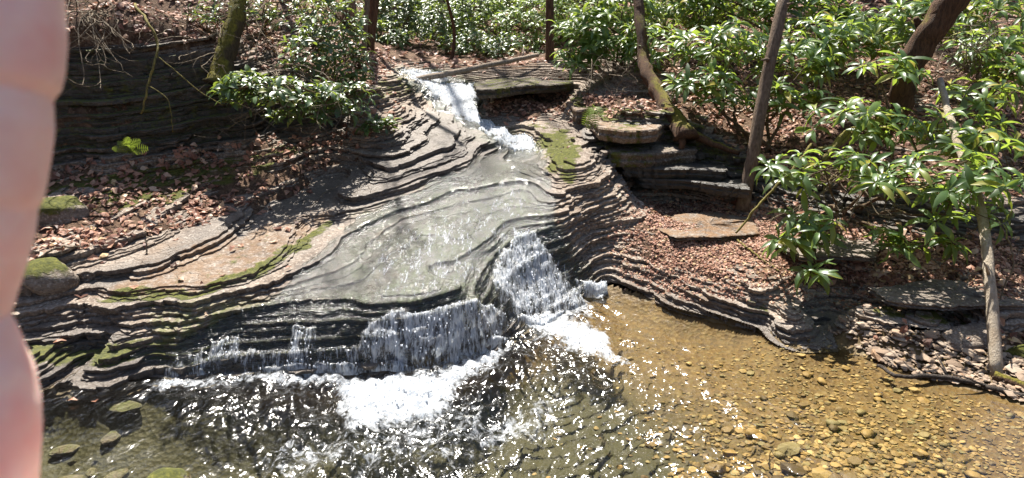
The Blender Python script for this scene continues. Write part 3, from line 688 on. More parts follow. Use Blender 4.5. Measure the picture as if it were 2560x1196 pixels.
# surrounding ground: in front of, beside and far beyond the layer grid
yo = np.concatenate([np.linspace(-8, 2.3, 36), np.linspace(2.5, 9.3, 40), 9.5 * (90 / 9.5) ** (np.linspace(0, 1, 90))])
to = np.linspace(-1, 1, 181)
OY = np.repeat(yo[:, None], 181, 1); OX = to[None, :] * np.abs(to[None, :]) ** .35 * (14 + 1.1 * np.maximum(OY, 0))
OH = H0(OX, OY) + .06 * fbm(OX * .9, OY * .9, 8, 4) * sstep(1.5, 3, np.abs(OX) + np.maximum(OY - 8, 0))
ins = (OY > 2.55) & (OY < 9.0) & (np.abs(OX) < .93 * OY)
ground = sheet('ground', OX, OY, OH - np.where(ins, .3, np.where(ingrid(OX, OY), .03, 0)), np.ones_like(OX, bool), M_SOIL, {'moss': .15 + 0 * OX}, kind='structure')
# ------------------------------------------------------------------ water
def blur(a, r):
    for ax in (0, 1):
        c = np.cumsum(np.concatenate([np.repeat(np.take(a, [0], ax), r + 1, ax), a, np.repeat(np.take(a, [-1], ax), r, ax)], ax), ax)
        n = a.shape[ax]; a = (np.take(c, np.arange(2 * r + 1, 2 * r + 1 + n), ax) - np.take(c, np.arange(n), ax)) / (2 * r + 1)
    return a
FOAMP = [([(900,850),(930,800),(1000,785),(1110,768),(1250,765),(1300,820),(1250,870),(1080,945),(870,935)], 26, .63),
 ([(370,962),(420,938),(560,945),(800,922),(900,932),(1080,932),(1220,868),(1300,845),(1250,905),(1150,960),(1120,1040),(870,1085),(825,960),(600,962),(400,978)], 42, .84),
 ([(1285,570),(1340,580),(1440,710),(1500,800),(1290,815),(1215,720)], 44, .66), ([(1275,806),(1420,782),(1520,830),(1590,930),(1500,910),(1330,835)], 34, .82),
 ([(1440,715),(1520,718),(1515,745),(1450,745)], 10, .8), ([(1040,212),(1190,212),(1205,300),(1275,335),(1345,362),(1330,382),(1268,376),(1190,322),(1090,258)], 14, .90),
 ([(1000,183),(1100,180),(1120,218),(1045,215)], 7, .7), ([(520,860),(600,845),(610,935),(520,935)], 12, .55), ([(720,825),(795,825),(800,935),(715,935)], 12, .55), ([(420,890),(900,880),(900,945),(400,950)], 14, .5),
 ([(900,600),(1290,430),(1370,520),(1300,600),(1200,760),(900,780)], 70, .45), ([(1270,372),(1345,372),(1345,385),(1270,385)], 5, .7)]  # pale flecks on the chute paint the water film's glitter and sheen
fu, fv = gu, gv
def foam_at(x, y, z):
    u, v = proj(x, y, z); u = u + 22 * fbm(x * 7, y * 7, 131, 3); v = v + 16 * fbm(x * 7, y * 7, 137, 3)
    return np.maximum.reduce([a * pmask(u, v, p, s) for p, s, a in FOAMP]), u, v
FILM = np.clip(np.maximum(m_chute, m_up), 0, 1)
def dil(a):
    b = a.copy()
    for _ in range(2):
        c = b.copy(); c[1:] = np.maximum(c[1:], b[:-1]); c[:-1] = np.maximum(c[:-1], b[1:]); b = c.copy()
        c[:, 1:] = np.maximum(c[:, 1:], b[:, :-1]); c[:, :-1] = np.maximum(c[:, :-1], b[:, 1:]); b = c
    return b
fm, _, _ = foam_at(GX, GY, GH)
base = blur(TOP, 3); base = np.where(m_alg > .35, np.maximum(base, TOP + .001), base); b8 = blur(np.maximum(TOP, -.02), 13) + .014; wf = sstep(.4, .6, fm); base = base * (1 - wf) + np.maximum(b8, dil(TOP) + .006) * wf; base = blur(base, 1) * wf + base * (1 - wf)
turb = fbm(GX * 22, GY * 12, 171, 3)
WZ = base + .006 + .016 * fm * (turb * .8 + .6) * sstep(.35, .7, fm) + .003 * fbm(GX * 30, GY * 10, 173, 2) - .07 * (1 - sstep(.25, .55, FILM))
# still water standing in the notch
notch = pmask(gu, gv, [(1262,368),(1350,372),(1372,440),(1300,452),(1262,400)], 8)
WZ = np.where(notch > .5, np.maximum(WZ, .803 + .004 * fbm(GX * 20, GY * 20, 175, 2)), WZ)
stream = sheet('stream_water', GX, GY, WZ, (FILM > .2) & (WZ > -.06), M_STREAM, {'foam_sheen': fm}, kind='structure')
# pool: surface with real waves
NPI, NPJ = 520, 640
py = 1.2 * (4.9 / 1.2) ** (np.arange(NPI) / (NPI - 1)); pth = np.linspace(-1.25, 1.15, NPJ)
PY = np.repeat(py[:, None], NPJ, 1); PX = py[:, None] * pth[None, :]
PH = H0(PX, PY); pf, pu, pv = foam_at(PX, PY, 0 * PX)
calm = np.clip(1 - .85 * pmask(pu, pv, [(1540,750),(1780,880),(1960,1010),(2080,1196),(2150,1400),(3000,1400),(3000,800),(1700,700)], 150) - .55 * pmask(pu, pv, [(0,900),(420,960),(560,1196),(560,1400),(-400,1400),(-400,900)], 90), .06, 1)
near = np.exp(-((pu - 1150) / 620) ** 2)
d1 = np.sqrt((PX - G(1080, 935, 0).x) ** 2 + (PY - G(1080, 935, 0).y) ** 2); d2 = np.sqrt((PX - G(1400, 830, 0).x) ** 2 + (PY - G(1400, 830, 0).y) ** 2)
wav = .010 * np.sin(d1 * 62 + 5 * fbm(PX * 3, PY * 3, 201, 2)) * np.exp(-d1 * .7) + .008 * np.sin(d2 * 74 + 6 * fbm(PX * 3, PY * 3, 203, 2)) * np.exp(-d2 * .8)
wav = wav + .055 * fbm(PX * 6.5 + .8 * vnoise(PX * 3, PY * 3, 215), PY * 4.6, 205, 3) + .010 * fbm(PX * 17, PY * 13, 207, 2)
PZ = wav * calm * (.35 + .65 * near) + .020 * sstep(.45, .85, pf) * (fbm(PX * 14, PY * 14, 209, 3) * .9 + .6)
pf2 = np.maximum(pf, .55 * pmask(pu, pv, [(480,960),(1250,900),(1550,900),(1500,1050),(1350,1300),(600,1300)], 230) * (0.75 + .5 * fbm(PX * 4, PY * 4, 211, 3)))  # mid-pool white flecks: foam bubbles plus painted sky reflection
pool = sheet('pool_water', PX, PY, PZ, (PH < .05), M_POOL, {'foam_sheen': np.clip(pf2, 0, 1), 'rough': calm}, kind='structure')

# spray: small lumps of white water thrown up along the falls (uncountable)
def ico_tpl():
    bm = bmesh.new(); bmesh.ops.create_icosphere(bm, subdivisions=1, radius=1)
    co = np.array([v.co[:] for v in bm.verts]); fa = np.array([[v.index for v in f.verts] for f in bm.faces]); bm.free(); return co, fa
IC, IF = ico_tpl()
def scatter_px(poly, n, soft=0):
    us = np.array([p[0] for p in poly]); vs_ = np.array([p[1] for p in poly]); out = []
    tot = 0
    while tot < n:
        u = rng.uniform(us.min(), us.max(), n * 3); v = rng.uniform(vs_.min(), vs_.max(), n * 3)
        k = poly_dist(u, v, poly) > soft; out.append(np.stack([u[k], v[k]], 1)); tot += k.sum()
    return np.concatenate(out)[:n]
FI = np.flatnonzero((fm > .5).ravel() & (FILM > .3).ravel() & (WZ > .0).ravel())
wgt = (GY.ravel()[FI] ** 1.2) * fm.ravel()[FI]; pick = rng.choice(FI, 1700, p=wgt / wgt.sum())
PI_ = np.flatnonzero((pf > .75).ravel() & (PH < 0).ravel()); pickp = rng.choice(PI_, 250)
sx_ = np.concatenate([GX.ravel()[pick], PX.ravel()[pickp]]); sy_ = np.concatenate([GY.ravel()[pick], PY.ravel()[pickp]]); sz_ = np.concatenate([WZ.ravel()[pick], PZ.ravel()[pickp]])
ns = len(sx_); r = rng.uniform(.0015, .0042, ns) * rng.choice([1, 1, 1.4], ns)
off = rng.exponential(.010, ns)
co = IC[None] * (r[:, None, None] * rng.uniform(.6, 1.5, (ns, 12, 1))) * np.stack([np.ones(ns), np.ones(ns), rng.uniform(1, 2.6, ns)], 1)[:, None, :] + np.stack([sx_ + rng.normal(0, .006, ns), sy_ - off * .6, sz_ + off * .7], 1)[:, None, :]
fa = (IF[None] + (np.arange(ns) * 12)[:, None, None]).reshape(-1, 3)
ob('spray', mesh_np('spray', co.reshape(-1, 3), [fa], M_SPRAY, True), kind='stuff', label='white spray and bubbles along the falls')

# ------------------------------------------------------------------ leaf litter
def leaf_tpl(n, curl, fold, lobes=0, seed=0):
    """leaf lying along +X from 0 to 1, width about .5, folded along the midrib"""
    rr = random.Random(seed); co = []; k = n
    for i in range(k + 1):
        t = i / k; wd = .30 * math.sin(math.pi * min(.985, .06 + .92 * t)) ** .8
        if lobes: wd *= 1 + lobes * (1 if i % 2 else -1) * .6
        z = curl * (t - .5) ** 2 * -2 + curl * .5
        co += [(t, wd * (1 + rr.uniform(-.12, .12)), z + fold * wd), (t, 0, z), (t, -wd * (1 + rr.uniform(-.12, .12)), z + fold * wd * rr.uniform(.5, 1.2))]
    fa = []
    for i in range(k):
        a = i * 3; fa += [(a, a + 1, a + 4, a + 3), (a + 1, a + 2, a + 5, a + 4)]
    return np.array(co, float), np.array(fa)
LIT_T = [leaf_tpl(2, .35, .35, 0, 1), leaf_tpl(3, -.3, .5, .45, 2), leaf_tpl(3, .5, -.4, .35, 3), leaf_tpl(2, -.5, .2, 0, 4)]
def rotmats(nrm, yaw, tilt, tiltdir):
    """rotation matrices: local Z near nrm (tilted), yaw about it"""
    n = len(nrm)
    z = nrm + tilt[:, None] * np.stack([np.cos(tiltdir), np.sin(tiltdir), np.zeros(n)], 1); z /= np.linalg.norm(z, axis=1)[:, None]
    x = np.stack([np.cos(yaw), np.sin(yaw), np.zeros(n)], 1); x -= z * (x * z).sum(1)[:, None]; x /= np.linalg.norm(x, axis=1)[:, None] + 1e-9
    y = np.cross(z, x); return np.stack([x, y, z], 2)
def stamp(tpls, pos, rot, size, tint, wfac=None):
    co = []; po = []; at = []; off = 0; which = rng.integers(0, len(tpls), len(pos))
    by = {}
    for ti, (tc, tf) in enumerate(tpls):
        m = which == ti
        if not m.any(): continue
        loc = tc[None] * size[m][:, None, None]
        if wfac is not None: loc = loc * np.array([1, 1, 1])[None, None] * np.stack([np.ones(m.sum()), wfac[m], np.ones(m.sum())], 1)[:, None, :]
        c = np.einsum('nij,nkj->nki', rot[m], loc) + pos[m][:, None, :]
        co.append(c.reshape(-1, 3)); po.append((tf[None] + (np.arange(m.sum()) * len(tc))[:, None, None]).reshape(-1, tf.shape[1]) + off)
        at.append(np.repeat(tint[m], len(tc))); off += m.sum() * len(tc)
    return np.concatenate(co), po, np.concatenate(at)
def normals_at(x, y, e=.04):
    zx = (surf(x + e, y) - surf(x - e, y)) / (2 * e); zy = (surf(x, y + e) - surf(x, y - e)) / (2 * e)
    n = np.stack([-np.clip(zx, -1, 1), -np.clip(zy, -1, 1), np.ones(len(x))], 1); return n / np.linalg.norm(n, axis=1)[:, None]
lit_w = np.clip(m_lit * 1.0 - .8 * m_chute - m_up, 0, 1) + .03 * sstep(.5, .2, m_wet_shade) * (GH > .12)
lit_w = lit_w * (GY ** 2) * (.35 + sstep(-.25, .35, fbm(GX * 3, GY * 3, 77, 3))) * (GH > .03) * (slope < 2.2)
fine_reg = pmask(gu, gv, [(1360,380),(1650,440),(2000,600),(2000,760),(1700,760),(1400,620)], 40)
lw = lit_w.ravel(); pk = rng.choice(N, 30000, p=lw / lw.sum())
lx = GX.ravel()[pk] + rng.normal(0, .012, len(pk)); ly = GY.ravel()[pk] + rng.normal(0, .012, len(pk))
lz = surf(lx, ly); ln = normals_at(lx, ly)
size = rng.uniform(.035, .082, len(pk)) * np.where(fine_reg.ravel()[pk] > .4, .58, 1.0)
tint = np.clip(rng.normal(.5, .24, len(pk)), 0, 1)
rot = rotmats(ln, rng.uniform(0, 6.28, len(pk)), np.abs(rng.normal(0, .30, len(pk))), rng.uniform(0, 6.28, len(pk)))
pos = np.stack([lx, ly, lz + rng.uniform(.003, .016, len(pk))], 1)
appar = size / ly; lu, lv = proj(lx, ly, lz); appar = np.where((lu > 90) & (lu < 2560) & (lv > 0) & (lv < 1196), appar, 0)
# fine broken leaf flakes over the right bank
fw = (np.clip(pmask(gu, gv, [(1530,600),(1600,510),(1680,485),(1900,520),(2300,600),(2560,640),(2560,760),(2000,755),(1700,740),(1540,680),(1520,640)], 36) - m_chute, 0, 1) * GY ** 2 * (GH > .03) * (.3 + sstep(-.3, .3, fbm(GX * 4, GY * 4, 79, 3)))).ravel()
pk2 = rng.choice(N, 15000, p=fw / fw.sum()); x2 = GX.ravel()[pk2] + rng.normal(0, .01, len(pk2)); y2 = GY.ravel()[pk2] + rng.normal(0, .01, len(pk2)); z2 = surf(x2, y2)
co, po, at = stamp(LIT_T, np.stack([x2, y2, z2 + .005], 1), rotmats(normals_at(x2, y2), rng.uniform(0, 6.28, len(pk2)), np.abs(rng.normal(0, .25, len(pk2))), rng.uniform(0, 6.28, len(pk2))), rng.uniform(.014, .034, len(pk2)), np.clip(rng.normal(.55, .25, len(pk2)), 0, 1))
ob('leaf_flakes', mesh_np('leaf_flakes', co, po, M_LITTER, False, {'tint': at}), bedR, kind='stuff')
big = np.argsort(-appar)[:300]; rest = np.ones(len(pk), bool); rest[big] = False
co, po, at = stamp(LIT_T, pos[rest], rot[rest], size[rest], tint[rest])
ob('leaf_litter', mesh_np('leaf_litter', co, po, M_LITTER, False, {'tint': at}), forest, kind='stuff')
LIT_ME = [mesh_np('fallen_leaf', c, [f], M_DRYLEAF, False) for c, f in LIT_T]
def place_leaf(name, me, p, R3, sc, parent):
    o = bpy.data.objects.new(name, me); m = np.eye(4); m[:3, :3] = R3 * sc; m[:3, 3] = p
    link(o, parent); o.matrix_basis = Matrix(m.tolist()); return o
for i in big: place_leaf('fallen_leaf', LIT_ME[rng.integers(0, 4)], pos[i], rot[i], size[i], forest)
# litter farther off
nf = 15000
fxx = rng.uniform(-14, 14, nf * 2); fyy = 9.2 + 22 * rng.random(nf * 2) ** 1.6; k = np.abs(fxx) < 1.0 * fyy; fxx, fyy = fxx[k][:nf], fyy[k][:nf]; nf = len(fxx)
fzz = H0(fxx, fyy) + .06 * fbm(fxx * .9, fyy * .9, 8, 4) * sstep(1.5, 3, np.abs(fxx) + np.maximum(fyy - 8, 0))
rotf = rotmats(np.tile([0, -.25, .95], (nf, 1)), rng.uniform(0, 6.28, nf), np.abs(rng.normal(0, .35, nf)), rng.uniform(0, 6.28, nf))
co, po, at = stamp(LIT_T, np.stack([fxx, fyy, fzz + .02], 1), rotf, rng.uniform(.07, .14, nf), np.clip(rng.normal(.48, .22, nf), 0, 1))
ob('leaf_litter', mesh_np('far_leaf_litter', co, po, M_LITTER, False, {'tint': at}), ground, kind='stuff')

# ------------------------------------------------------------------ stones
def stone_mesh(seed, npts, flat, mat, smooth=False):
    rr = random.Random(seed); bm = bmesh.new()
    for _ in range(npts):
        v = Vector((rr.gauss(0, 1), rr.gauss(0, 1), rr.gauss(0, 1))).normalized()
        bm.verts.new((v.x * rr.uniform(.8, 1), v.y * rr.uniform(.62, .85), v.z * flat))
    r = bmesh.ops.convex_hull(bm, input=bm.verts)
    bmesh.ops.delete(bm, geom=[v for v in bm.verts if not v.link_faces], context='VERTS')
    me = bpy.data.meshes.new('stone'); bm.to_mesh(me); bm.free(); me.materials.append(mat)
    if smooth:
        for p in me.polygons: p.use_smooth = True
    return me
def tri_tpl(me):
    return np.array([v.co[:] for v in me.vertices]), np.array([p.vertices[:] for p in me.polygons])
ST_G = [stone_mesh(i, 18 if i % 2 else 13, .36, M_STONE_GOLD, i % 2 == 0) for i in range(10)]; ST_T = [stone_mesh(20 + i, 15, .30, M_STONE_TAN) for i in range(8)]
def scatter_stones(poly, n_big, n_small, s_near, parent, tpls, mass_mat, mass_name, flatdip, smallf=(.22, .6), zoff=0.0):
    q = scatter_px(poly, (n_big + n_small) * 2); q = q[rng.random(len(q)) < np.maximum(sstep(1480, 1980, q[:, 0]), .03)][:n_big + n_small]; n_small = len(q) - n_big
    pts = np.array([tuple(G(u, v, .0))[:2] for u, v in q]); x, y = pts[:, 0], pts[:, 1]
    z = np.where(ingrid(x, y), sample(GBED, x, y), H0(x, y)); n = len(x)
    sz = np.concatenate([rng.choice([.5, .65, .8, 1.0, 1.35], n_big) * rng.uniform(.85, 1.15, n_big), rng.uniform(*smallf, n_small)]) * s_near(q[:, 0], q[:, 1])
    rt = rotmats(np.tile(flatdip, (n, 1)).astype(float), rng.normal(-.35, .5, n), np.abs(rng.normal(0, .18, n)), rng.uniform(0, 6.28, n))
    for i in range(n_big): place_leaf('stone', tpls[rng.integers(0, len(tpls))], (x[i], y[i], z[i] + sz[i] * .14 + zoff), rt[i], sz[i], parent)
    tp = [tri_tpl(m) for m in tpls]; sl = slice(n_big, n)
    co, po, at = stamp(tp, np.stack([x, y, z + sz * .12 + zoff], 1)[sl], rt[sl], sz[sl], np.zeros(n_small))
    ob(mass_name, mesh_np(mass_name, co, po, mass_mat, False), parent, kind='stuff')
POOLR = [(1480,850),(1560,800),(1760,835),(2080,850),(2190,905),(2330,970),(2640,1050),(2640,1260),(1150,1260),(1350,1000)]
scatter_stones(POOLR, 300, 4200, lambda u, v: .030 + .036 * sstep(900, 1190, v) * sstep(2560, 1900, u), bed, ST_G, M_STONE_GOLD_MASS, 'gravel', (.0, -.1, 1))
gbar = empty('gravel_bar', kind='structure')
scatter_stones([(2060,838),(2180,822),(2330,830),(2480,850),(2640,900),(2640,1040),(2450,975),(2310,950),(2170,895)], 220, 1900, lambda u, v: .042 + 0 * u, gbar, ST_T, M_STONE_TAN_MASS, 'gravel', (.05, -.2, 1), zoff=.012)

def boulder(name, loc, dims, seed, mat, label, rz=0.0, attrs=None, cut=.0):
    bm = bmesh.new(); bmesh.ops.create_icosphere(bm, subdivisions=4, radius=1)
    c = np.array([v.co[:] for v in bm.verts])
    rs = np.random.default_rng(seed)
    for _ in range(9):           # planar facets, as broken slate has
        d = rs.normal(0, 1, 3); d /= np.linalg.norm(d); lim = rs.uniform(.62, .85); t = c @ d
        c -= np.outer(np.maximum(t - lim, 0) * .85, d)
    c += .07 * fbm(c[:, 0] * 2 + seed, c[:, 1] * 2 + c[:, 2], seed, 4)[:, None] * c
    c += .03 * np.sin(c[:, 2:3] * 22) * np.array([1, 1, 0]) * .6
    c = c * np.array(dims) / 2
    for v, q in zip(bm.verts, c): v.co = q
    me = bpy.data.meshes.new(name); bm.to_mesh(me); bm.free(); me.materials.append(mat)
    for p in me.polygons: p.use_smooth = True
    for k, val in (attrs or {}).items():
        at = me.attributes.new(k, 'FLOAT', 'POINT'); nz = c[:, 2] / (dims[2] / 2)
        at.data.foreach_set('value', (np.clip(val * (1.1 * nz + .25), 0, 1) if k == 'moss' else np.full(len(c), val)).astype(np.float32))
    o = ob(name, me, label=label, category='boulder'); o.location = loc; o.rotation_euler = (0, 0, rz); return o
p = G(135, 570, .61); boulder('mossy_boulder', p + Vector((0, .05, .09)), (.46, .38, .30), 3, M_ROCK, 'yellow mossy boulder topped with dead leaves beside the finger', .3, {'moss': .62, 'wet': .1})
p = G(100, 725, .40); boulder('mossy_boulder', p + Vector((0, .1, .04)), (.40, .34, .26), 8, M_ROCK, 'low mossy boulder with a pale broken corner near the finger', -.2, {'moss': .5, 'wet': .15})
p = G(2430, 885, .06); boulder('grey_boulder', p + Vector((.05, .12, .02)), (.50, .40, .24), 12, M_ROCK, 'pale grey boulder behind the foot of the leaning pale log', .4, {'moss': .12})
p = G(2545, 915, .06); boulder('mossy_boulder', p + Vector((.06, .02, .02)), (.26, .26, .22), 15, M_ROCK, 'small boulder with green moss to the right of the leaning pale log', .1, {'moss': .6})
p = G(395, 1215, .0); boulder('mossy_boulder', p + Vector((0, 0, -.06)), (.30, .26, .24), 21, M_ROCK, 'mossy rock tip rising from dark water at bottom edge', .7, {'moss': .55, 'wet': .3})
for i, (u, v, w_) in enumerate([(150,1100,.20),(270,1085,.16),(262,1010,.15),(205,1080,.10),(300,975,.24),(140,1030,.16)]):
    p = G(u, v, 0); z = float(H0(np.array([p.x]), np.array([p.y]))[0])
    o = boulder('sunken_stone', (p.x, p.y, max(z + .01, -.26)), (w_, w_ * .6, .05), 40 + i, M_ROCK, ['green sunken stone under the dark water lowest beside the finger', 'small green sunken stone right of the lowest one', 'bright green sunken stone with forked outline', 'tiny round sunken stone between the green ones', 'broad flat sunken slab just below the left shore', 'dull sunken stone nearest the finger'][i], i * .7, {'moss': .14, 'algae': .9, 'wet': .8})
    o['category'] = 'stone'; o['group'] = 'sunken stones in the dark pool'

# ------------------------------------------------------------------ shrubs
RH_T = [leaf_tpl(4, c, f, 0, 30 + i) for i, (c, f) in enumerate([(.22, .18), (.32, .28), (.15, .10), (.42, .2), (.28, -.1)])]
for c, f in RH_T: c[:, 1] *= .44
RH_ME = [mesh_np('leaf', c, [f], M_RHOD, True) for c, f in RH_T]; LA_ME = [mesh_np('leaf', c * np.array([1, 1.6, 1]), [f], M_LAUR, True) for c, f in RH_T]
def whorl(center, axis, n, L, droop, spread=1.0):
    """leaves of one branch end: positions, rotations, sizes"""
    ax = np.array(axis, float); ax /= np.linalg.norm(ax); t = np.cross(ax, [0.3, .5, .8]); t /= np.linalg.norm(t); b = np.cross(ax, t)
    ph = rng.uniform(0, 6.28); P_, R_, S_ = [], [], []
    for i in range(n):
        a = ph + 6.283 * i / n + rng.normal(0, .22); el = rng.normal(droop, .28)
        d = (t * math.cos(a) + b * math.sin(a)) * math.cos(el) * spread + ax * math.sin(el); d /= np.linalg.norm(d)
        up = ax + rng.normal(0, .25, 3); up -= d * (up @ d); up /= np.linalg.norm(up)
        P_.append(np.array(center) + d * .012 + ax * rng.uniform(-.02, .02)); R_.append(np.stack([d, np.cross(up, d), up], 1)); S_.append(L * rng.uniform(.5, 1.15))
    return P_, R_, S_
def shrub(name, label, category, base, blobs, leafL, nleaf, mats, tpl_me, indiv=0, droop=.02, stems=4, stem_r=.018, group=None, stem_mat=None, density=None, axis0=(0, -.25, 1), sparse=1.5, twig=True):
    """blobs: list of (centre, (rx,ry,rz), whorls)"""
    base = Vector(base); t = empty(name, base, label=label, category=category)
    if group: t['group'] = group
    WP = []; 
    for c, rad, nw in blobs:
        c = Vector(c)
        for _ in range(int(nw * sparse)):
            v = Vector((rng.normal(), rng.normal(), rng.normal())).normalized(); r = rng.uniform(.25, 1) ** .5
            WP.append((c + Vector((v.x * rad[0], v.y * rad[1], v.z * rad[2])) * r, c))
    Pn, Rn, Sn = [], [], []
    for q, c in WP:
        d = (q - c); ax = Vector(axis0) + d.normalized() * .45
        a, b_, s_ = whorl(tuple(q - base), tuple(ax), int(nleaf + rng.integers(-2, 3)), leafL, droop); Pn += a; Rn += b_; Sn += s_
    Pn = np.array(Pn); Rn = np.array(Rn); Sn = np.array(Sn); tint = np.clip(rng.normal(.58, .24, len(Pn)), 0, 1)
    sel = np.zeros(len(Pn), bool)
    if indiv:
        wpos = Pn + np.array(base); uu, vv = proj(wpos[:, 0], wpos[:, 1], wpos[:, 2]); ap = Sn / wpos[:, 1]; ap = np.where((uu > 150) & (uu < 2550) & (vv > 5), ap, 0)
        sel[np.argsort(-ap)[:indiv]] = True
        for i in np.flatnonzero(sel): place_leaf('leaf', tpl_me[rng.integers(0, len(tpl_me))], Pn[i], Rn[i], Sn[i], t)
    if (~sel).any():
        co, po, at = stamp(RH_T, Pn[~sel], Rn[~sel], Sn[~sel], tint[~sel])
        ob('crown', mesh_np('crown', co, po, mats[0], True, {'tint': at}), t, kind='stuff')
    mb = MB()
    nodes = []
    for k in range(stems):
        c, rad, nw = blobs[k % len(blobs)]; c = Vector(c)
        tip = c + Vector((rng.uniform(-.5, .5) * rad[0], rng.uniform(-.5, .5) * rad[1], rng.uniform(-.3, .6) * rad[2]))
        st_ = base + Vector((rng.normal() * .06, rng.normal() * .06, -.05)); mid = st_.lerp(tip, .5) + Vector((rng.normal() * .12, rng.normal() * .08, rng.uniform(-.10, .12)))
        cv = wob(crv([st_, st_.lerp(mid, .5) + Vector((rng.normal() * .05, 0, .04)), mid, tip], 12), .012)
        mb.tube([x - base for x in cv], lerpr(stem_r, stem_r * .4, 12), 6, .1); nodes += cv[3:]
    if twig:
        for q, c in WP:
            nn = min(nodes, key=lambda z: (z - q).length + .4 * max(0, z.z - q.z))
            m = nn.lerp(q, .55) + Vector((rng.normal() * .03, rng.normal() * .03, -.05 * (q - nn).length - .01))
            mb.tube([x - base for x in crv([nn, m, q], 5)], lerpr(max(.0035, stem_r * .3), .003, 5), 4, 0, cap=False)
    ob('stem', mb.mesh('stem', stem_mat or M_STEM), t)
    return t
RG = 'rhododendrons on the right bank'
def onsurf(p): return Vector((p.x, p.y, float(surf(p.x, p.y)[0])))
PB = lambda u, v, y, rx, ry, rz, n: (P(u, v, y), (rx, ry, rz), n)
shrub('rhododendron', 'large rhododendron hanging over the lower right ledges in front of the leaning log', 'shrub', onsurf(P(2120, 470, 5.3)),
      [PB(2330,430,4.3,.55,.35,.16,26), PB(2060,420,4.6,.5,.3,.15,18), PB(2130,600,4.35,.55,.2,.12,16), PB(2420,520,4.2,.35,.25,.16,9), PB(2330,620,4.25,.35,.15,.06,6), PB(2010,560,4.4,.25,.15,.12,7), PB(2060,680,4.1,.12,.08,.04,3), PB(2500,420,4.1,.25,.3,.2,10)], .16, 8, [M_RHOD_M], RH_ME, 300, droop=-.30, stems=9, stem_r=.014, sparse=1.05)
shrub('rhododendron', 'rhododendron with sunlit whorls around the dark leaning trunk', 'shrub', onsurf(P(2230, 330, 5.4)),
      [PB(2200,170,5.2,.3,.25,.12,9), PB(2180,300,5.0,.55,.3,.16,20), PB(2430,330,4.9,.45,.35,.2,20), PB(2460,230,5.2,.3,.3,.12,8)], .165, 8, [M_RHOD_M], RH_ME, 300, droop=-.26, stems=8, stem_r=.014, sparse=1.25)
shrub('rhododendron', 'rhododendron behind the slim sapling on the leafy slope', 'shrub', onsurf(P(1900, 300, 6.2)),
      [PB(1800,110,6.6,.5,.35,.2,26), PB(1990,150,6.4,.5,.35,.2,26), PB(1760,210,6.4,.35,.25,.14,14), PB(1960,250,6.1,.4,.2,.12,13), PB(2080,100,6.6,.4,.35,.2,20), PB(1820,260,6.2,.3,.2,.06,6)], .165, 9, [M_RHOD_M], RH_ME, 300, stems=6)
shrub('rhododendron', 'bright rhododendron above the mossy block and its ferns', 'shrub', onsurf(P(1540, 200, 7.6)),
      [PB(1500,80,7.8,.5,.4,.3,46), PB(1620,120,7.4,.4,.3,.25,26), PB(1440,150,7.6,.25,.25,.12,14), PB(1560,10,8.0,.5,.4,.25,26)], .16, 9, [M_BRIGHT_M], RH_ME, 0, stems=7)
shrub('rhododendron', 'rhododendron filling the top edge between the sapling and the dark trunk', 'shrub', onsurf(P(2080, 130, 7.6)),
      [PB(2000,40,7.6,.6,.4,.3,44), PB(2180,70,7.3,.45,.4,.25,30), PB(1830,20,8.0,.5,.4,.3,34), PB(1720,10,8.2,.4,.4,.3,28)], .165, 9, [M_RHOD_M], RH_ME, 0, stems=7)
shrub('rhododendron', 'sparse rhododendron in the top right corner among bare twigs', 'shrub', onsurf(P(2500, 150, 6.6)),
      [PB(2500,60,6.6,.45,.4,.25,22), PB(2400,20,7.2,.4,.4,.25,22), PB(2540,200,5.6,.2,.3,.15,9), PB(2300,60,6.8,.4,.35,.25,22), PB(2480,130,6.0,.35,.3,.2,16)], .165, 8, [M_RHOD_M], RH_ME, 0, stems=5)
# left bank laurel and mid-distance shrubs
shrub('mountain_laurel', 'glossy laurel leaning out over the left cliff and wet ledges', 'shrub', onsurf(P(760, 190, 6.4)),
      [PB(700,235,5.5,.55,.25,.12,46), PB(620,210,5.4,.28,.2,.08,20), PB(840,250,5.8,.32,.25,.15,34), PB(830,60,6.4,.34,.3,.30,56), PB(880,180,6.2,.18,.2,.25,36), PB(780,130,6.1,.3,.25,.2,30), PB(760,290,5.6,.4,.2,.06,14)], .098, 6, [M_LAUR_M], LA_ME, 300, droop=.0, stems=10, stem_r=.012, axis0=(0, -.2, 1))
shrub('mountain_laurel', 'laurel sprays at the top edge left of the stream beside a mossy trunk', 'shrub', onsurf(P(640, 60, 7.0)),
      [PB(560,30,6.2,.3,.25,.14,22), PB(720,20,6.8,.4,.3,.2,34), PB(790,0,7.0,.3,.3,.2,22)], .085, 6, [M_LAUR_M], LA_ME, 0, stems=5, stem_r=.012)
shrub('laurel_sprig', 'small laurel sprig on the wet ledge below the hanging laurel', 'shrub', onsurf(G(965, 330, 1.06)),
      [PB(968,310,5.95,.06,.05,.05,6), PB(930,318,5.9,.1,.06,.04,5)], .09, 6, [M_LAUR_M], LA_ME, 40, stems=2, stem_r=.005)
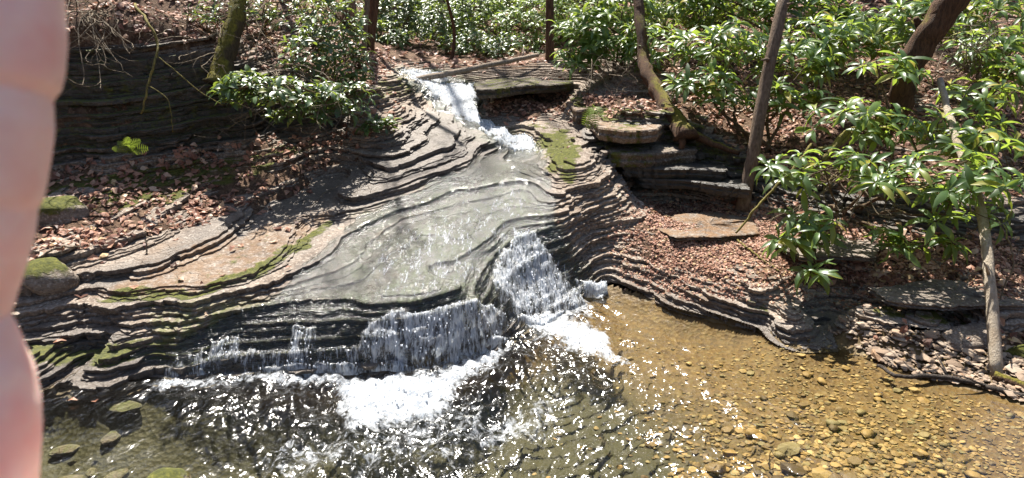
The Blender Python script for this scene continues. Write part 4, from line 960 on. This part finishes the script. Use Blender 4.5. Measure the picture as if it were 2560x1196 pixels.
for i, (u, v, y, blobs, mat, lab) in enumerate([
   (950,110,10.4,[(965,90,10.4,.35,.3,.2,40),(1000,40,11,.5,.4,.4,60),(930,30,11,.4,.4,.4,50)], M_LAUR_M, 'dark laurel on the leafy slope left of the upper fall'),
   (1330,40,12.5,[(1300,10,12.5,.9,.5,.6,110),(1420,-10,12.6,.9,.5,.6,90),(1180,-20,13.5,.9,.5,.6,90)], M_BRIGHT_M, 'tall bright laurel rising behind the thickets'),
   (1180,140,10.4,[(1170,110,10.4,.4,.3,.2,40),(1100,60,10.9,.5,.4,.35,60),(1260,120,10.0,.4,.3,.18,34)], M_LAUR_M, 'low laurel on the earth bank above the upper fall'),
   (1010,70,14,[(960,70,14,.7,.5,.5,60),(1050,20,14,.7,.5,.5,60),(1170,10,14,.9,.5,.6,70)], M_LAUR_M, 'dense dark laurel between the far trunks'),
   (1620,60,9.5,[(1560,20,9.5,.6,.4,.4,60),(1700,40,9.3,.6,.4,.4,60),(1820,20,9.6,.6,.4,.4,60)], M_BRIGHT_M, 'sunlit shrub above the gnarled trunk'),
   (1250,150,11.0,[(1210,60,11,.7,.5,.5,70),(1320,70,10.6,.6,.5,.5,70),(1270,0,11.4,.8,.5,.4,60),(1150,20,11.8,.5,.5,.5,50)], M_BRIGHT_M, 'bright broad laurel thicket right above the fallen log'),
   (1060,160,12.5,[(1040,80,12.3,.75,.5,.55,90),(1100,110,11.8,.5,.4,.4,50),(990,110,12.6,.5,.4,.35,44),(1110,30,12.8,.6,.5,.5,60)], M_LAUR_M, 'dark laurel thicket behind the head of the upper fall'),
   (1400,120,10.2,[(1390,60,10.2,.5,.4,.45,50),(1440,10,10.4,.5,.4,.4,44),(1360,130,10.0,.3,.3,.2,18)], M_BRIGHT_M, 'laurel shrub between the thicket and the mossy block'),
   (980,60,16,[(960,40,16,1.0,.6,.7,60),(1090,30,17,1.1,.6,.8,60),(1200,20,17,1.2,.6,.8,60)], M_LAUR_M, 'hazy laurels far up the hollow'),
   (1500,0,14,[(1450,-10,14,1.4,.6,.8,70),(1650,-20,14,1.4,.6,.8,70)], M_LAUR_M, 'tall shrub far up the right slope'),
   (2000,-60,12,[(1900,-40,12,1.4,.6,.5,60),(2200,-60,12,1.4,.6,.5,60),(2480,-40,11,1.0,.6,.5,50)], M_RHOD_M, 'rhododendron row along the top edge of the right slope')]):
    shrub('laurel_thicket', lab, 'shrub', Vector((*P(u, v, y)[:2], float(H0(np.array([P(u, v, y).x]), np.array([y]))[0]))), [PB(*b) for b in blobs], .12, 7, [mat], LA_ME, 0, stems=6, stem_r=.02, twig=(y < 12))

# ------------------------------------------------------------------ trunks, logs, sticks
def limb(name, label, category, pts, r0, r1, mat, sides=10, n=24, wobble=.006, bump=.05, group=None, part='trunk', knots=0, children=()):
    pts = [Vector(p) for p in pts]; base = pts[0].copy()
    t = empty(name, base, label=label, category=category)
    if group: t['group'] = group
    mb = MB(); cv = wob(crv(pts, n), wobble)
    rad = lerpr(r0, r1, n)
    if part == 'trunk':
        rad[0] *= 1.35; rad[1] *= 1.12
    mb.tube([p - base for p in cv], rad, sides, bump); tr_ = ob(part, mb.mesh(part, mat), t)
    for k in range(knots):
        q = cv[int(n * rng.uniform(.2, .95))]; d = Vector((rng.normal(), rng.normal(), rng.uniform(0, .8))).normalized(); L = rng.uniform(.06, .25)
        m2 = MB(); m2.tube([q - base, q - base + d * L * .5 + Vector((0, 0, .01)), q - base + d * L], [r1 * .45, r1 * .3, r1 * .15], 6, .1); ob('branch_stub', m2.mesh('branch_stub', mat), tr_)
    for pp, a, b in children:
        m2 = MB(); c2 = wob(crv([Vector(x) for x in pp], 12), .005); m2.tube([x - base for x in c2], lerpr(a, b, 12), 7, .08); ob('branch', m2.mesh('branch', mat), t)
    return t
gz = lambda p, dz=0: Vector((p.x, p.y, float(surf(p.x, p.y)[0]) + dz))
limb('fallen_log', 'long bare log fallen across the head of the upper fall', 'log', [P(905,219,7.7), P(1060,196,8.0), P(1200,168,8.5), P(1345,138,9.0)], .040, .028, M_LOG, part='log', knots=4, wobble=.004, bump=.02)
limb('leaning_log', 'pale peeled pole leaning on the right bank with its foot on the gravel', 'log', [G(2492,945,.04), P(2475,700,3.8), P(2450,520,4.2), P(2385,330,4.8), P(2350,200,5.3)], .036, .024, M_BARK_PALE, part='log', knots=2, wobble=.003, bump=.03)
limb('log_stub', 'short brown wet log end lying at the foot of the pale pole', 'log', [G(2485,940,.06), G(2560,968,.05), G(2680,1010,.05)], .028, .033, M_BARK_DARK, part='log', wobble=.003)
limb('wet_stick', 'dark wet stick lying along the edge of the clear water', 'stick', [G(2192,912,.03), G(2245,940,.03), G(2330,940,.035), G(2430,956,.03), G(2570,996,.03)], .010, .018, M_WETSTICK, part='stick', sides=8, wobble=.006, knots=2)
limb('sapling', 'slim brown sapling rising from the right ledge through the leaves', 'tree', [gz(G(1858,512,.50), -.03), P(1880,400,5.7), P(1912,220,5.85), P(1945,60,6.0), P(1975,-120,6.3), P(2000,-600,7.2)], .056, .046, M_BARK, n=30, wobble=.006, knots=3)
limb('leaning_tree', 'dark reddish trunk leaning out of the top right corner', 'tree', [P(2190,345,5.6), P(2245,270,5.5), P(2268,190,5.45), P(2325,85,5.4), P(2400,-30,5.35), P(2560,-300,5.2)], .085, .115, M_BARK_DARK, n=26, sides=12, wobble=.012, bump=.08,
     children=[([P(2320,95,5.4), P(2300,70,5.5), P(2290,45,5.5)], .05, .02)])
limb('mossy_limb', 'bright yellow mossy limb half hidden below the dark leaning trunk', 'branch', [P(2255,285,5.2), P(2180,312,5.1), P(2120,332,5.0), P(2060,400,4.9)], .035, .022, M_TWIG_MOSSY, part='limb', wobble=.008,
     children=[([P(2125,330,5.0), P(2105,360,4.95), P(2040,372,4.95)], .018, .01)])
limb('gnarled_tree', 'gnarled mossy trunk growing over the corner of the block', 'tree', [P(1720,345,6.0), P(1690,305,6.25), P(1655,250,6.6), P(1622,190,6.9), P(1605,110,7.2), P(1590,-60,7.6)], .085, .05, M_BARK_DARK, n=24, sides=12, wobble=.018, bump=.14,
     children=[([P(1700,318,6.2), P(1760,350,6.05), P(1850,385,5.9)], .05, .02), ([P(1690,300,6.3), P(1705,350,6.0), P(1700,390,6.0)], .045, .02)])
limb('lichen_stick', 'thin diagonal lichen covered stick leaning below the rhododendron', 'stick', [G(1840,585,.47), P(1900,510,4.9), P(1975,430,5.0), P(2030,360,5.15)], .008, .012, M_TWIG_MOSSY, part='stick', sides=7, knots=2)
limb('twig', 'yellowish twig lying on the leaves right of the bare ledge', 'twig', [gz(G(1845,580,.46), .02), gz(G(1895,612,.45), .02), gz(G(1955,636,.44), .015)], .008, .006, M_TWIG_MOSSY, part='stick', sides=6)
limb('twig', 'long thin twig lying along the foot of the undercut wall', 'twig', [gz(G(1600,455,.68), .02), gz(G(1700,478,.66), .02), gz(G(1850,505,.63), .02)], .006, .004, M_TWIG, part='stick', sides=6)
limb('twig', 'pale forked twig on the flat wet ledge beside the tan slab', 'twig', [gz(G(782,515,.63), .015), gz(G(820,478,.68), .015), gz(G(860,462,.72), .015)], .005, .003, M_TWIG, part='stick', sides=6)
limb('twig', 'pale driftwood twig beside the low mossy boulder', 'twig', [gz(G(95,668,.5), .03), gz(G(150,650,.53), .03), gz(G(205,628,.56), .03)], .008, .004, M_TWIG, part='stick', sides=6)
limb('twig', 'short upright dead stem standing in leaves left of the tan slab', 'twig', [gz(G(368,635,.52)), P(366,610,4.3), P(364,578,4.35)], .006, .003, M_TWIG, part='stick', sides=6)
limb('twig', 'slender stick poking from the dark water near the floating leaf', 'twig', [G(105,975,.0), G(150,952,.03), P(195,928,3.55)], .004, .003, M_TWIG, part='stick', sides=6)
limb('broken_stub', 'short broken orange stub standing on the shelf beside the upper fall', 'stump', [gz(G(1232,262,1.12), -.02), P(1230,245,7.7), P(1229,232,7.72)], .028, .006, M_LOG, part='stub', sides=7, n=6)
limb('hanging_vine', 'yellow lichen covered vine hanging down the left cliff', 'vine', [P(335,10,5.6), P(370,60,5.35), P(392,110,5.3), P(385,160,5.2), P(370,220,5.15), P(354,284,5.1)], .011, .007, M_TWIG_MOSSY, part='vine', sides=7, wobble=.008,
     children=[([P(390,140,5.25), P(440,180,5.25), P(500,230,5.3), P(560,265,5.35)], .005, .003), ([P(372,215,5.15), P(415,245,5.15), P(428,285,5.15), P(432,330,5.15)], .004, .002)])
limb('mossy_stump_tree', 'stout mossy trunk on the brow of the left cliff behind laurel sprays', 'tree', [P(548,215,5.75), P(560,150,5.85), P(585,60,6.0), P(600,-40,6.2), P(610,-300,6.8)], .10, .055, M_BARK_MOSSY, sides=12, wobble=.01, bump=.1)
# bare twiggy brush on the left bank: each bush a thing
def brush(label, base, box, n, r=.004, group='bare brush on the left cliff', name='bare_brush'):
    base = Vector(base); t = empty(name, base, label=label, category='brush', group=group); mb = MB()
    for _ in range(n):
        u = rng.uniform(box[0], box[2]); v = rng.uniform(box[1], box[3]); y = rng.uniform(box[4], box[5]); tip = P(u, v, y)
        m1 = base.lerp(tip, .4) + Vector((rng.normal() * .12, rng.normal() * .08, rng.uniform(-.05, .2))); m2 = base.lerp(tip, .8) + Vector((rng.normal() * .1, rng.normal() * .06, rng.normal() * .08))
        cv = wob(crv([base + Vector((rng.normal() * .08, rng.normal() * .05, 0)), m1, m2, tip], 14), .008)
        mb.tube([x - base for x in cv], lerpr(r * rng.uniform(.9, 2.0), r * .5, 14), 5, 0)
        for _k in range(3):
            q = cv[rng.integers(5, 13)]; d = Vector((rng.normal(), rng.normal() * .5, rng.normal() - .3)).normalized() * rng.uniform(.08, .3)
            mb.tube([x - base for x in crv([q, q + d * .5 + Vector((rng.normal() * .03, 0, rng.normal() * .03)), q + d], 6)], lerpr(r * .6, r * .35, 6), 4, 0)
    ob('branches', mb.mesh('branches', M_TWIG), t); return t
brush('tangle of bare vines hanging at the top left beside the finger', P(250,30,5.8), (150,0,340,260,5.0,5.3), 16)
brush('bare arching stems over the leafy brow of the left cliff', P(520,110,6.3), (330,20,620,260,5.3,5.9), 18)
brush('bare brown twigs tangled under the hanging laurel', P(720,180,6.0), (520,200,900,330,5.1,5.6), 20)
brush('fine bare stems leaning across the leafy left slope', P(640,40,6.9), (440,0,760,160,5.8,6.6), 14)
brush('dry pale twigs in the top right corner beside the dark trunk', P(2420,180,5.9), (2280,30,2560,180,5.4,6.0), 18, group='bare brush on the right bank')
brush('bare stems under the large hanging rhododendron', P(2120,440,5.0), (1900,380,2300,600,4.4,4.9), 16, r=.005, group='bare brush on the right bank')
brush('fine dead twigs hanging below the bright rhododendron onto the block', P(1520,190,7.3), (1440,170,1600,250,6.8,7.2), 18, r=.003, group='bare brush on the right bank')
limb('root', 'crooked pale root dangling beside the leaning pale log', 'root', [P(2500,560,4.1), P(2528,620,4.05), P(2532,670,4.0), P(2510,720,4.0), P(2505,760,3.95), P(2520,790,3.95)], .006, .003, M_TWIG, part='root', sides=6)

# ferns
def fern(label, base, fronds, name='fern'):
    base = Vector(base); t = empty(name, base, label=label, category='fern', group='ferns')
    for tip, sag in fronds:
        tip = Vector(tip); mb = MB(); cv = crv([base, base.lerp(tip, .45) + Vector((0, -.03, sag)), tip], 14)
        mb.tube([x - base for x in cv], .0018, 4, 0)
        L = (tip - base).length
        for i in range(2, 14):
            tg = (cv[i] - cv[i - 1]).normalized(); sd = tg.cross(Vector((.3, -1, .2))).normalized(); w_ = L * .20 * math.sin(math.pi * (i + 1) / 16)
            for s in (-1, 1):
                a = cv[i] - base; e = a + sd * s * w_ + tg * w_ * .3; h = tg * L * .028
                mb.add([tuple(a - h), tuple(a + h), tuple(e + h * .3), tuple(e - h * .3)], [np.array([[0, 1, 2, 3]])])
        ob('frond', mb.mesh('frond', M_FERN), t)
fern('bright green fern fronds drooping over the edge of the mossy block', P(1478,268,6.3), [(P(1458,310,6.15), .03), (P(1490,318,6.1), .03), (P(1505,292,6.1), .04), (P(1470,320,6.1), .02)])
fern('small green fern at the foot of the left cliff', P(325,385,5.25), [(P(295,355,5.2), .03), (P(350,352,5.2), .03), (P(322,345,5.2), .03), (P(368,372,5.15), .02), (P(282,372,5.15), .02)])

# floating and stray leaves
def stray(label, p, sc, yaw, k=1):
    o = bpy.data.objects.new('floating_leaf', LIT_ME[k]); o['label'] = label; o['category'] = 'leaf'; o['group'] = 'stray leaves on the water'
    link(o); o.location = p; o.rotation_euler = (0, 0, yaw); o.scale = (sc, sc, sc)
stray('tan leaf floating on the dark water below the left lip', G(200,932,.012), .075, .3)
stray('small pale leaf floating near the finger', G(170,1002,.012), .05, .1, 0)
stray('small orange leaf floating right of the pale one', G(228,1004,.012), .035, .8, 3)
stray('orange leaf stuck on the wet rock beside the finger', gz(G(125,825,.25), .015), .07, .4, 2)

# ------------------------------------------------------------------ forest behind
def tree(u, v, y, width_px, lean, label, mat=M_BARK, height=9.0, group='tree trunks up the hollow', branches=0, bend=.15, name='forest_tree'):
    p = P(u, v, y); z = float(H0(np.array([p.x]), np.array([p.y]))[0]) - .1; b = Vector((p.x, p.y, z)); r = width_px * y / F_PX / 2
    t = empty(name, b, label=label, category='tree', group=group)
    top = Vector((lean * height + rng.normal() * bend, rng.normal() * bend, height)); pts = [Vector((0, 0, 0)), top * .3 + Vector((rng.normal() * bend * .5, 0, 0)), top * .65 + Vector((rng.normal() * bend, rng.normal() * bend, 0)), top]
    cv = wob(crv(pts, 16), r * .12); mb = MB(); rad = lerpr(r, r * .45, 16); rad[0] *= 1.4
    mb.tube(cv, rad, 9, .06); ob('trunk', mb.mesh('trunk', mat), t)
    if branches:
        mb = MB()
        def grow(q, d, L, r_, depth):
            k = 6; pts = [q]; dd = d.copy()
            for i in range(k):
                dd = (dd + Vector((rng.normal() * .18, rng.normal() * .18, rng.normal() * .12 + .05))).normalized(); pts.append(pts[-1] + dd * L / k)
            mb.tube(pts, lerpr(r_, r_ * .4, k + 1), 5 if depth else 6, 0, cap=False)
            if depth < 3:
                for _ in range(4 if depth else 5):
                    j = int(rng.integers(2, k + 1)); nd = (dd + Vector((rng.normal() * .75, rng.normal() * .75, rng.normal() * .5))).normalized(); grow(pts[j], nd, L * rng.uniform(.45, .7), r_ * .5, depth + 1)
        for i in range(branches):
            j = int(rng.integers(7, 16)); a = rng.uniform(0, 6.28); grow(cv[j], Vector((math.cos(a), math.sin(a), rng.uniform(.2, .9))).normalized(), rng.uniform(1.6, 3.2), r * .38, 0)
        ob('crown', mb.mesh('crown', mat), t)
    return t
for a in [(868,140,9.8,26,.01,'straight brown trunk beside its twin above the left laurel',M_BARK,5,1), (893,150,9.6,16,.0,'thinner straight trunk just right of the brown one',M_BARK,5,0),
          (912,205,8.2,14,.02,'slim grey trunk standing by the end of the fallen log',M_BARK,3.6,0), (918,150,8.9,24,.12,'trunk leaning right from the leafy slope behind the slim grey one',M_BARK_DARK,4.2,0),
          (1376,160,9.2,22,.0,'dark upright trunk right of the fallen log tip',M_BARK_DARK,3.6,0), (1128,160,10.0,10,.02,'thin dark stem standing above the head of the fall',M_BARK_DARK,1.7,0),
          (740,60,8.5,20,-.02,'trunk on the upper left slope behind the laurel sprays',M_BARK,3.8,0), (470,0,8.0,22,-.03,'trunk at the top edge above the left cliff',M_BARK,3.6,0)]:
    tree(a[0], a[1], a[2], a[3], a[4], a[5], a[6], a[7], branches=a[8], group=None or 'tree trunks up the hollow')
for i in range(46):      # far trunks, alike
    y = rng.uniform(13, 30); u = rng.choice([rng.uniform(860, 1260), rng.uniform(880, 1700), rng.uniform(300, 2500)])
    tree(u, 40, y, rng.uniform(8, 18) * 13 / y + 3, rng.normal() * .03, 'straight trunk far back in the hazy forest', M_BARK, rng.uniform(8, 14), group='far trunks', branches=1 if i % 3 == 0 else 0, name='far_tree')
for x, y, h, tl in [(-6.6, 9.5, 12, 'tall bare tree high on the left slope above the cliff'), (3.2, 13.5, 13, 'tall bare tree far behind the slim brown sapling'), (6.0, 10.5, 12, 'tall bare tree on the far right slope above the rhododendrons')]:   # tall bare trees whose crowns break up the sun
    p = Vector((x, y, 2)); d = p.y * CP - (p.z - 2) * SP
    tree(1280 + F_PX * x / d, 60, y, 22, rng.normal() * .02, tl, M_BARK, h, group='tall bare trees', branches=9, name='tall_tree')

M_HEM = mat_leaf('hemlock_needles', [(0, (.012, .028, .012)), (.6, (.03, .06, .022)), (1, (.07, .11, .035))], .5, .25, use_tint=True)
for i, (x, y, h) in enumerate([(-9, 20, 13), (-6, 24, 14), (-3.4, 21, 12), (-1.2, 26, 14), (.8, 21, 12), (3, 24, 13), (5.5, 20, 12), (8.5, 23, 13), (12, 20, 12), (-13, 22, 13), (15, 25, 13), (-4.6, 28, 15), (2, 30, 15), (7, 29, 15)]):
    z0 = float(H0(np.array([float(x)]), np.array([float(y)]))[0]) - .2; t = empty('hemlock', (x, y, z0), label='dark evergreen standing far back behind the laurels', category='tree', group='evergreens up the hollow')
    mb = MB(); mb.tube([(0, 0, 0), (.1, 0, h * .5), (0, .1, h)], [.16, .11, .02], 8, .05); ob('trunk', mb.mesh('trunk', M_BARK_DARK), t)
    n = 1500; hz = 1.2 + (h - 1.2) * rng.random(n) ** 1.15; rad = (.25 + 2.6 * (1 - hz / h) ** .8) * np.sqrt(rng.uniform(.08, 1, n)); an = rng.uniform(0, 6.28, n)
    layer = np.sin(hz * 5 + an * 2) * .12
    pp = np.stack([rad * np.cos(an), rad * np.sin(an), hz - rad * .25 + layer], 1)
    rt = rotmats(np.tile([0, 0, 1.], (n, 1)), an + rng.normal(0, .3, n), np.abs(rng.normal(.25, .25, n)), an)
    co, po, at = stamp(RH_T, pp, rt, rng.uniform(.35, .75, n), np.clip(rng.normal(.45, .25, n), 0, 1), wfac=np.full(n, 1.3))
    ob('crown', mesh_np('crown', co, po, M_HEM, True, {'tint': at}), t, kind='stuff')

# ------------------------------------------------------------------ the hand at the lens
def mat_skin():
    t = NT('skin'); p = t.n('ShaderNodeTexCoord').outputs['Object']
    c = t.ramp(t.noise(p, 70, 3, .55), [(.3, (.80, .50, .43)), (.5, (.90, .68, .60)), (.7, (.86, .46, .42))])
    c = t.mix(t.math('MULTIPLY', t.noise(p, 900, 3), .12), c, (.55, .28, .22))
    b = t.bump(t.noise(p, 1500, 3), .15, .0004)
    sh = t.n('ShaderNodeBsdfPrincipled', inp={'Base Color': c, 'Roughness': .5, 'Normal': b, 'Subsurface Weight': .35, 'Subsurface Radius': (.006, .0025, .0015), 'Subsurface Scale': 1.0, 'Specular IOR Level': .3})
    return t.done(sh.outputs[0])
M_SKIN = mat_skin()
hand = empty('hand', (0, 0, 0), label='blurred finger of a hand held close to the lens', category='hand')
D0 = .078; px = D0 / F_PX
fr_ = Vector((0, CP, -SP)); upv = Vector((0, SP, CP)); rtv = Vector((1, 0, 0))
def C3(x, y, z): return cam.location + rtv * x + upv * y + fr_ * z
prof = [(-420,90,60),(-400,108,110),(-350,128,158),(-260,148,186),(-140,158,196),(0,166,205),(75,172,210),(150,166,205),(205,152,196),(240,144,190),(300,140,192),(360,132,194),(430,121,195),(490,108,192),(600,82,190),(700,52,184),(765,38,178),(800,37,178),(850,52,190),(910,72,204),(960,95,220),(1020,107,232),(1100,108,238),(1200,102,240),(1320,92,250),(1450,80,260)]
vv_ = np.array([a[0] for a in prof], float); ee = np.array([a[1] for a in prof], float); rr_ = np.array([a[2] for a in prof], float)
vs2 = np.linspace(-420, 1450, 240); e2 = np.interp(vs2, vv_, ee); r2 = np.interp(vs2, vv_, rr_)
for _ in range(2): e2[1:-1] = (e2[:-2] + 2 * e2[1:-1] + e2[2:]) / 4; r2[1:-1] = (r2[:-2] + 2 * r2[1:-1] + r2[2:]) / 4
crease = 13 * np.exp(-((vs2 - 225) / 17) ** 2) + 5 * np.exp(-((vs2 - 262) / 12) ** 2) + 9 * np.exp(-((vs2 - 490) / 15) ** 2) + 4 * np.exp(-((vs2 - 520) / 10) ** 2) + 11 * np.exp(-((vs2 - 792) / 16) ** 2)
hb = MB()
xcs = []
for e, r in zip(e2, r2):            # centre line so that the near edge of the finger falls at its outline
    th_ = math.atan((e - 1280) / F_PX); xc = (e - r - 1280) * px
    for _ in range(6): xc = D0 * math.tan(th_ - math.asin(r * px / math.hypot(xc, D0)))
    xcs.append(xc)
hb.tube([C3(xc, (598 - v) * px, D0) for v, xc in zip(vs2, xcs)], [(r - c) * px for r, c in zip(r2, crease)], 40, 0)
by_ = (598 - 1450) * px
for k, (dx, L) in enumerate([(-.021, .094), (-.040, .086), (-.057, .068)]):       # the other fingers, beside it out of view
    x0 = -.0655 + dx; pts = [C3(x0 * 1.0, by_ - .012, D0 + .004), C3(x0 - .002, by_ + L * .45, D0 + .002), C3(x0 - .003, by_ + L * .75, D0 + .010), C3(x0 - .003, by_ + L * .95, D0 + .024)]
    hb.tube(crv(pts, 20), [.0098] * 6 + [.0094] * 6 + [.0086] * 5 + [.0075, .006, .003], 18, 0)
for k in range(5):                                                                # palm
    x0 = -.062 - .0155 * k; hb.tube(crv([C3(x0, by_ + .004, D0 + .003), C3(x0 - .001, by_ - .035, D0 + .004), C3(x0 * .5 - .045, by_ - .085, D0 + .004)], 14), [.0115] * 4 + [.0135] * 6 + [.015] * 4, 18, 0)
hb.tube(crv([C3(-.075, by_ - .065, D0), C3(-.052, by_ - .045, D0 - .004), C3(-.040, by_ - .022, D0 + .004), C3(-.036, by_ - .004, D0 + .018)], 18), [.014] * 6 + [.0115] * 6 + [.0105] * 4 + [.008, .004], 18, 0)   # thumb
hb.tube(crv([C3(-.090, by_ - .075, D0 + .004), C3(-.092, by_ - .13, D0 + .002), C3(-.095, by_ - .22, D0 - .01)], 12), [.026, .027, .027, .026, .026, .026, .027, .028, .029, .030, .031, .032], 22, 0)   # wrist
hm = hb.mesh('fingers_and_palm', M_SKIN); ho = ob('fingers_and_palm', hm, hand)
rm = ho.modifiers.new('remesh', 'REMESH'); rm.mode = 'VOXEL'; rm.voxel_size = .0006; rm.use_smooth_shade = True
sm_ = ho.modifiers.new('smooth', 'SMOOTH'); sm_.factor = .5; sm_.iterations = 3
nb = MB(); nb.tube([C3(-.0640, .0405, D0 + .0088), C3(-.0638, .0450, D0 + .0078)], [.0042, .0036], 10, 0); ob('fingernail', nb.mesh('fingernail', M_SKIN), ho)
